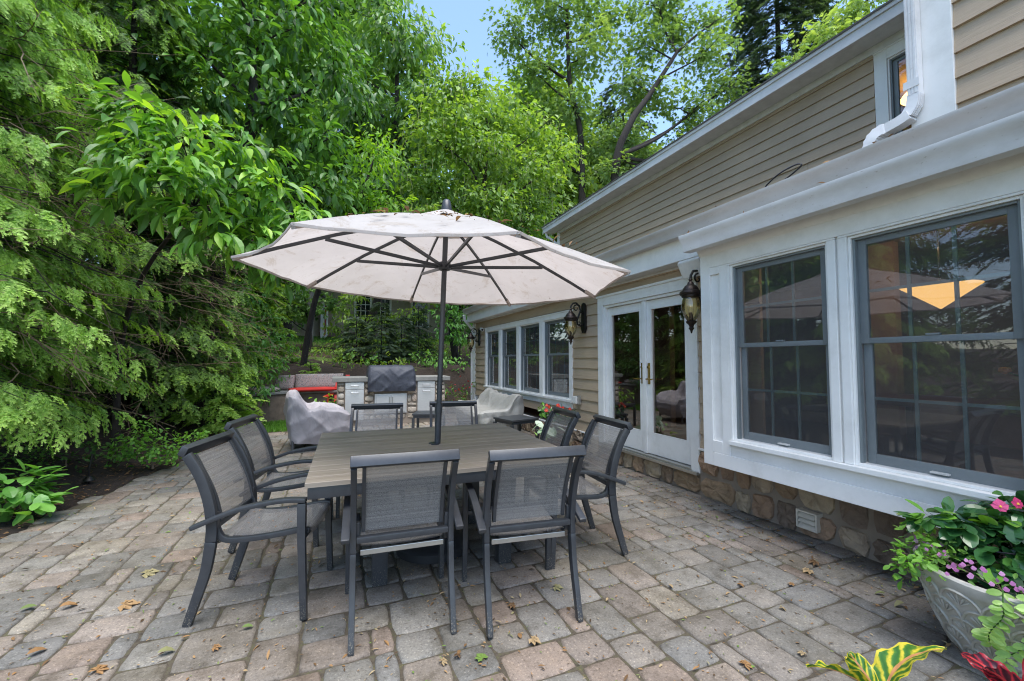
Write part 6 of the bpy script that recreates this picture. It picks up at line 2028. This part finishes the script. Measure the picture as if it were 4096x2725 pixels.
# ------------------------------------------------------------------ litter
def litter():
    g = np.random.default_rng(123)
    N = 14000
    x = g.uniform(-2.6, 3.35, N); y = g.uniform(.4, 9.6, N)
    # bits gather in joints, along the wall and the bed
    kx = np.round((x + 2.66) / .115) * .115 - 2.66; ky = np.round((y - .12) / .115) * .115 + .12
    snap = g.random(N) < .42
    axis = g.random(N) < .5
    x = np.where(snap & axis, kx + g.normal(0, .007, N), x); y = np.where(snap & ~axis, ky + g.normal(0, .007, N), y)
    wall = g.random(N) < .14
    x = np.where(wall, 3.3 - np.abs(g.normal(0, .25, N)), x)
    keep = (x > edge_x(np.clip(y, .2, 9.4)) - .2) & (x < 3.36)
    x, y = x[keep], y[keep]; k = len(x)
    p = np.stack([x, y, np.full(k, .006)], -1)
    d = np.stack([g.normal(0, 1, k), g.normal(0, 1, k), g.uniform(0, .35, k)], -1)
    nr = np.stack([g.normal(0, .35, k), g.normal(0, .35, k), np.ones(k)], -1)
    A = instance(LEAF[0], LEAF[1], p, d, nr, g.uniform(.009, .024, k) * np.where(g.random(k) < .10, 2.0, 1.), g.random(k) ** .9, wscale=g.uniform(.5, 1.2, k))
    # chips on the mulch
    n2 = 2600
    y2 = g.uniform(3., 10.2, n2); x2 = edge_x(np.clip(y2, .2, 9.4)) - np.abs(g.normal(0, .9, n2))
    p2 = np.stack([x2, y2, h_ground(x2, y2) + .055], -1)
    d2 = np.stack([g.normal(0, 1, n2), g.normal(0, 1, n2), g.uniform(0, .5, n2)], -1)
    B = instance(LEAF[0], LEAF[1], p2, d2, np.stack([g.normal(0, .5, n2), g.normal(0, .5, n2), np.ones(n2)], -1), g.uniform(.02, .05, n2), g.random(n2) * .55, wscale=g.uniform(.4, 1., n2))
    # specks on table, seats and canopy
    S_ = []
    for _ in range(110):
        r = math.sqrt(g.random()) * 1.15; a = g.uniform(R(215), R(330))
        q = uq @ Vector((r * math.cos(a), r * math.sin(a), uprof(r / 1.345) + .010 - .010 * r / 1.345))
        S_.append((TC[0] + q.x, TC[1] + q.y, q.z))
    S_ = np.array(S_); m = len(S_)
    C = instance(LEAF[0], LEAF[1], S_, np.stack([g.normal(0, 1, m), g.normal(0, 1, m), g.uniform(-.1, .4, m)], -1), np.stack([g.normal(0, .3, m), g.normal(0, .3, m), np.ones(m)], -1), np.where(g.random(m) < .2, g.uniform(.035, .06, m), g.uniform(.010, .024, m)), g.random(m) * .6)
    for rr_, aa_, sz_ in ((.78, 232, .10), (.74, 240, .08), (.95, 238, .07), (.62, 272, .09), (.80, 281, .08), (.92, 262, .07), (.5, 262, .06)):
        q = uq @ Vector((rr_ * math.cos(R(aa_)), rr_ * math.sin(R(aa_)), uprof(rr_ / 1.345) - .004))
        S_ = np.concatenate([C[0], instance(LEAF_BIG[0], LEAF_BIG[1], np.array([[TC[0] + q.x, TC[1] + q.y, q.z]]), np.array([[g.normal(), g.normal(), .25]]), np.array([[0, -.2, 1.]]), sz_, np.array([.25]))[0]])
        F2 = np.concatenate([C[1], LEAF_BIG[1] + len(C[0])])
        C = (S_, F2, np.concatenate([C[2], np.full(len(LEAF_BIG[0]), g.uniform(.15, .55))]))
    sx = np.concatenate([g.uniform(-.52, -.15, 40), g.uniform(-.50, -.15, 30)]); sy = np.concatenate([g.uniform(2.7, 3.05, 40), g.uniform(3.62, 3.95, 30)])
    m = 70
    Dd = instance(LEAF[0], LEAF[1], np.stack([sx, sy, np.full(m, .438)], -1), np.stack([g.normal(0, 1, m), g.normal(0, 1, m), g.normal(0, .1, m)], -1), np.tile([0, 0, 1.], (m, 1)), g.uniform(.008, .018, m), g.random(m) * .6)
    n5 = 150
    gy = g.uniform(-.2, 6.0, n5); up = g.random(n5) < .6
    E = instance(LEAF[0], LEAF[1], np.stack([np.where(up, 3.06, 2.81) + g.uniform(0, .05, n5), np.where(up, gy, np.minimum(gy, 2.85)), np.where(up, 2.69, 2.455) + g.uniform(-.003, .012, n5)], -1),
                 np.stack([g.normal(0, 1, n5), g.normal(0, 1, n5), g.uniform(-.1, .6, n5)], -1), np.tile([0, 0, 1.], (n5, 1)) + g.normal(0, .4, (n5, 3)), g.uniform(.015, .05, n5), g.random(n5) * .7)
    for nm, prt in (('leaf_litter', [A, B]), ('canopy_debris', [C]), ('seat_debris', [Dd]), ('gutter_debris', [E])):
        tag(foliage(nm, prt, M['litter'], None), kind='stuff')


litter()


def fallen(x, y, size, tint, shape, label, rot, curl=.25):
    size *= .54
    tpl = {'maple': star_template(5, 3.4, .8, curl), 'oval': leaf_template(.55, curl, .16, ((0, .1), (.2, .7), (.5, 1.), (.8, .7)))}[shape]
    V, F, tv = instance(tpl[0], tpl[1], np.array([[0, 0, .004 + size * curl * .55]]), np.array([[math.cos(rot), math.sin(rot), .02]]), np.array([[.1, -.1, 1.]]), size, np.array([tint]))
    mb = MB(); mb.tube([(0, 0, .004), (-math.cos(rot) * size * .35, -math.sin(rot) * size * .35, .006)], .0015, 4)
    t = thing('fallen_leaf', label, 'leaf', (x, y, .004), 0, 'large fallen leaves on the paving')
    link('blade', np_mesh('blade', V, F, {'tint': tv}), M['litter'], t)
    mb.build('stalk', M['twig'], t)


for a in (
    (.63, 1.89, .085, .97, 'maple', 'bright green maple leaf on the paving in front of the near chairs', 1.9, .1),
    (.454, 1.932, .06, .74, 'maple', 'curled pale leaf between the legs of the near chair', .4, .5),
    (.89, 1.922, .085, .70, 'maple', 'tan maple leaf beside the leg of the near chair', -.8, .3),
    (1.216, 2.299, .095, .86, 'maple', 'large grey green leaf on the pavers beside the near chair leg', -.4, .25),
    (.918, 2.219, .07, .3, 'maple', 'brown curled leaf under the near chair by the bay', 2.7, .4),
    (.526, 1.943, .05, .25, 'maple', 'small brown crumpled leaf in front of the near chair', 1., .6),
    (-.734, 2.467, .12, .88, 'oval', 'folded olive leaf lying alone in the left foreground', .4, .35),
    (-1.059, 3.021, .13, .62, 'maple', 'broad tan leaf left of the side-on chair', .2, .3),
    (-1.09, 3.407, .14, .84, 'maple', 'large dull green leaf farther up the left paving', .5, .25),
    (-1.361, 3.107, .14, .50, 'oval', 'rolled brown and green leaf on a left paver', .6, .4),
    (-1.556, 3.18, .12, .93, 'oval', 'narrow green leaf at the left picture edge', .5, .15),
    (-1.278, 2.678, .13, .45, 'oval', 'long brown rolled leaf in the lower left corner', .8, .3),
    (-.938, 2.44, .10, .52, 'maple', 'orange brown leaf at the bottom left of the paving', 1.2, .3),
    (-.51, 2.429, .06, .50, 'maple', 'small orange leaf before the splayed chair leg', .2, .4),
    (-.419, 2.551, .09, .95, 'oval', 'yellow green leaf beside the splayed chair leg', .1, .2),
    (2.811, 1.865, .09, .70, 'maple', 'pale yellow leaf near the stone base below the bay', 3.0, .3),
    (2.959, 1.918, .09, .28, 'maple', 'dark brown curled leaf next to the pale yellow leaf', 2.6, .5),
    (2.928, 1.513, .09, .90, 'oval', 'dark green leaf on the orange paver by the planter', 2.2, .4),
    (2.905, 1.416, .10, .86, 'oval', 'crumpled green leaf touching the planter side', 2.8, .45),
    (2.254, 1.904, .06, .52, 'maple', 'orange star shaped leaf on the pavers below the vent', .3, .3),
    (2.553, 1.79, .06, .50, 'maple', 'small orange leaf two pavers from the planter', 2., .3),
    (1.996, 1.36, .06, .76, 'maple', 'whitish leaf just above the croton tips', 1.5, .3),
    (2.248, 1.639, .05, .76, 'maple', 'tiny whitish curled leaf midway between vent and croton', .5, .5),
    (1.683, 1.411, .08, .52, 'maple', 'orange tan leaf at the lower edge left of the croton', .1, .3),
):
    fallen(*a)

# ------------------------------------------------------------------ the house next door
NX, NY = 1.5, 27.4
nh = thing('neighbour_house', 'beige stucco house with white framed windows beyond the trees', 'house', (NX, NY, 2.3), R(-13))
mb = MB(); mb.box(-6.5, 7.5, 0, 6, -.6, 4.6); mb.build('wall', M['stucco'], nh)
mb = MB(); pr = [(-.5, 4.55), (3., 7.2), (6.5, 4.55), (6.4, 4.45), (3., 7.0), (-.4, 4.45)]
mb.extrude(pr, lambda u, v, s: (s, u, v), -6.8, 7.8); mb.build('roof', M['roof'], nh)
mb = MB(); mb.box(-2.62, 7.52, -.02, -.001, -.6, .75); mb.build('base_course', M['mortar'], nh)


def nwin(x, z, w, h):
    mb = MB()
    for q in ((x - w / 2 - .12, x - w / 2, z - .1, z + h + .12), (x + w / 2, x + w / 2 + .12, z - .1, z + h + .12), (x - w / 2, x + w / 2, z + h, z + h + .12), (x - w / 2, x + w / 2, z - .1, z)):
        mb.box(q[0], q[1], -.06, .01, q[2], q[3])
    f = mb.build('window', M['white'], nh)
    g = MB(); g.add([(x - w / 2, -.015, z), (x + w / 2, -.015, z), (x + w / 2, -.015, z + h), (x - w / 2, -.015, z + h)], [(0, 1, 2, 3)])
    g.build('pane', M['darkpane'], f, fix=False)
    m = MB()
    for k in (1, 2): m.box(x - w / 2 + w * k / 3 - .02, x - w / 2 + w * k / 3 + .02, -.04, -.016, z, z + h)
    for k in (1, 2, 3): m.box(x - w / 2, x + w / 2, -.039, -.0165, z + h * k / 4 - .02, z + h * k / 4 + .02)
    m.build('grille', M['white'], f)


M['darkpane'] = plain('dark house window', (.02, .025, .03), .08)
nwin(-.1, 1.7, .8, 1.5); nwin(1.05, 1.7, .8, 1.5); nwin(3.3, 1.2, .9, 1.5); nwin(5.5, 1.6, .9, 1.5)
t = thing('porch', 'white porch gable with a drainpipe on the neighbouring house', 'porch', (-1.7, 27.0, 2.2), R(-13))
mb = MB(); mb.extrude([(-1.1, 2.6), (0, 3.5), (1.1, 2.6), (1.1, 2.5), (-1.1, 2.5)], lambda u, v, s: (u, s, v), -.4, 1.2); mb.build('gable', M['white'], t)
mb = MB(); mb.extrude([(-1.3, 2.5), (0, 3.62), (1.3, 2.5), (1.3, 2.6), (0, 3.75), (-1.3, 2.6)], lambda u, v, s: (u, s, v), -.6, 1.3); mb.build('roof', M['roof'], t)
for s in (-.95, .95): MB().box(s - .09, s + .09, -.3, -.12, -.5, 2.5).build('post', M['white'], t)
MB().tube([(1.2, -.3, 2.5), (1.2, -.3, .6), (1.0, -.35, .3), (1.0, -.4, .0)], .06, 8).build('drainpipe', M['offwhite'], t)
MB().box(.6, .9, .8, 1.0, 0, 2.4).build('shutter', M['red'], t)
tag(MB().tube([(-1.08, 19.8, 1.5), (-1.1, 19.75, 7.5)], [.13, .11], 12).build('utility_pole', M['pole'], smooth=60), 'grey wooden utility pole on the bank behind the small two stemmed tree', 'pole')

# ------------------------------------------------------------------ light and camera
EL, AZ = R(72), R(180)          # azimuth clockwise from +Y: the light comes from behind the viewer
w = bpy.data.worlds.new('World'); S.world = w; w.use_nodes = True
n = w.node_tree; n.nodes.clear()
sky = n.nodes.new('ShaderNodeTexSky'); sky.sky_type = 'NISHITA'; sky.sun_disc = False
sky.sun_elevation = EL; sky.sun_rotation = AZ; sky.air_density = 1.0; sky.dust_density = .7; sky.ozone_density = 2.
bg = n.nodes.new('ShaderNodeBackground'); bg.inputs[1].default_value = .14
out = n.nodes.new('ShaderNodeOutputWorld')
n.links.new(sky.outputs[0], bg.inputs[0]); n.links.new(bg.outputs[0], out.inputs[0])
ld = bpy.data.lights.new('sun', 'SUN'); ld.energy = 1.9; ld.angle = R(44); ld.color = (1., .96, .90)
sun = bpy.data.objects.new('sun', ld); COL.objects.link(sun)
v = Vector((math.sin(AZ) * math.cos(EL), math.cos(AZ) * math.cos(EL), math.sin(EL)))
sun.rotation_euler = (-v).to_track_quat('-Z', 'Y').to_euler()

cd = bpy.data.cameras.new('camera'); cd.sensor_width = 36; cd.lens = 36 * 982. / 2357; cd.clip_start = .05; cd.clip_end = 600
cam = bpy.data.objects.new('camera', cd); COL.objects.link(cam)
yaw, pitch = R(22.23), R(2.68)
fwd = Vector((math.sin(yaw) * math.cos(pitch), math.cos(yaw) * math.cos(pitch), math.sin(pitch)))
cam.location = (0, 0, 1.35); cam.rotation_euler = fwd.to_track_quat('-Z', 'Y').to_euler()
S.camera = cam
S.view_settings.view_transform = 'Standard'; S.view_settings.look = 'None'; S.view_settings.gamma = 1; S.view_settings.exposure = 1.6
cy = S.cycles
cy.max_bounces = 10; cy.diffuse_bounces = 5; cy.glossy_bounces = 4; cy.transmission_bounces = 6; cy.transparent_max_bounces = 16
cy.use_denoising = True; cy.filter_width = 1.1
cy.caustics_reflective = False; cy.caustics_refractive = False
S.render.resolution_x = 1024; S.render.resolution_y = 681
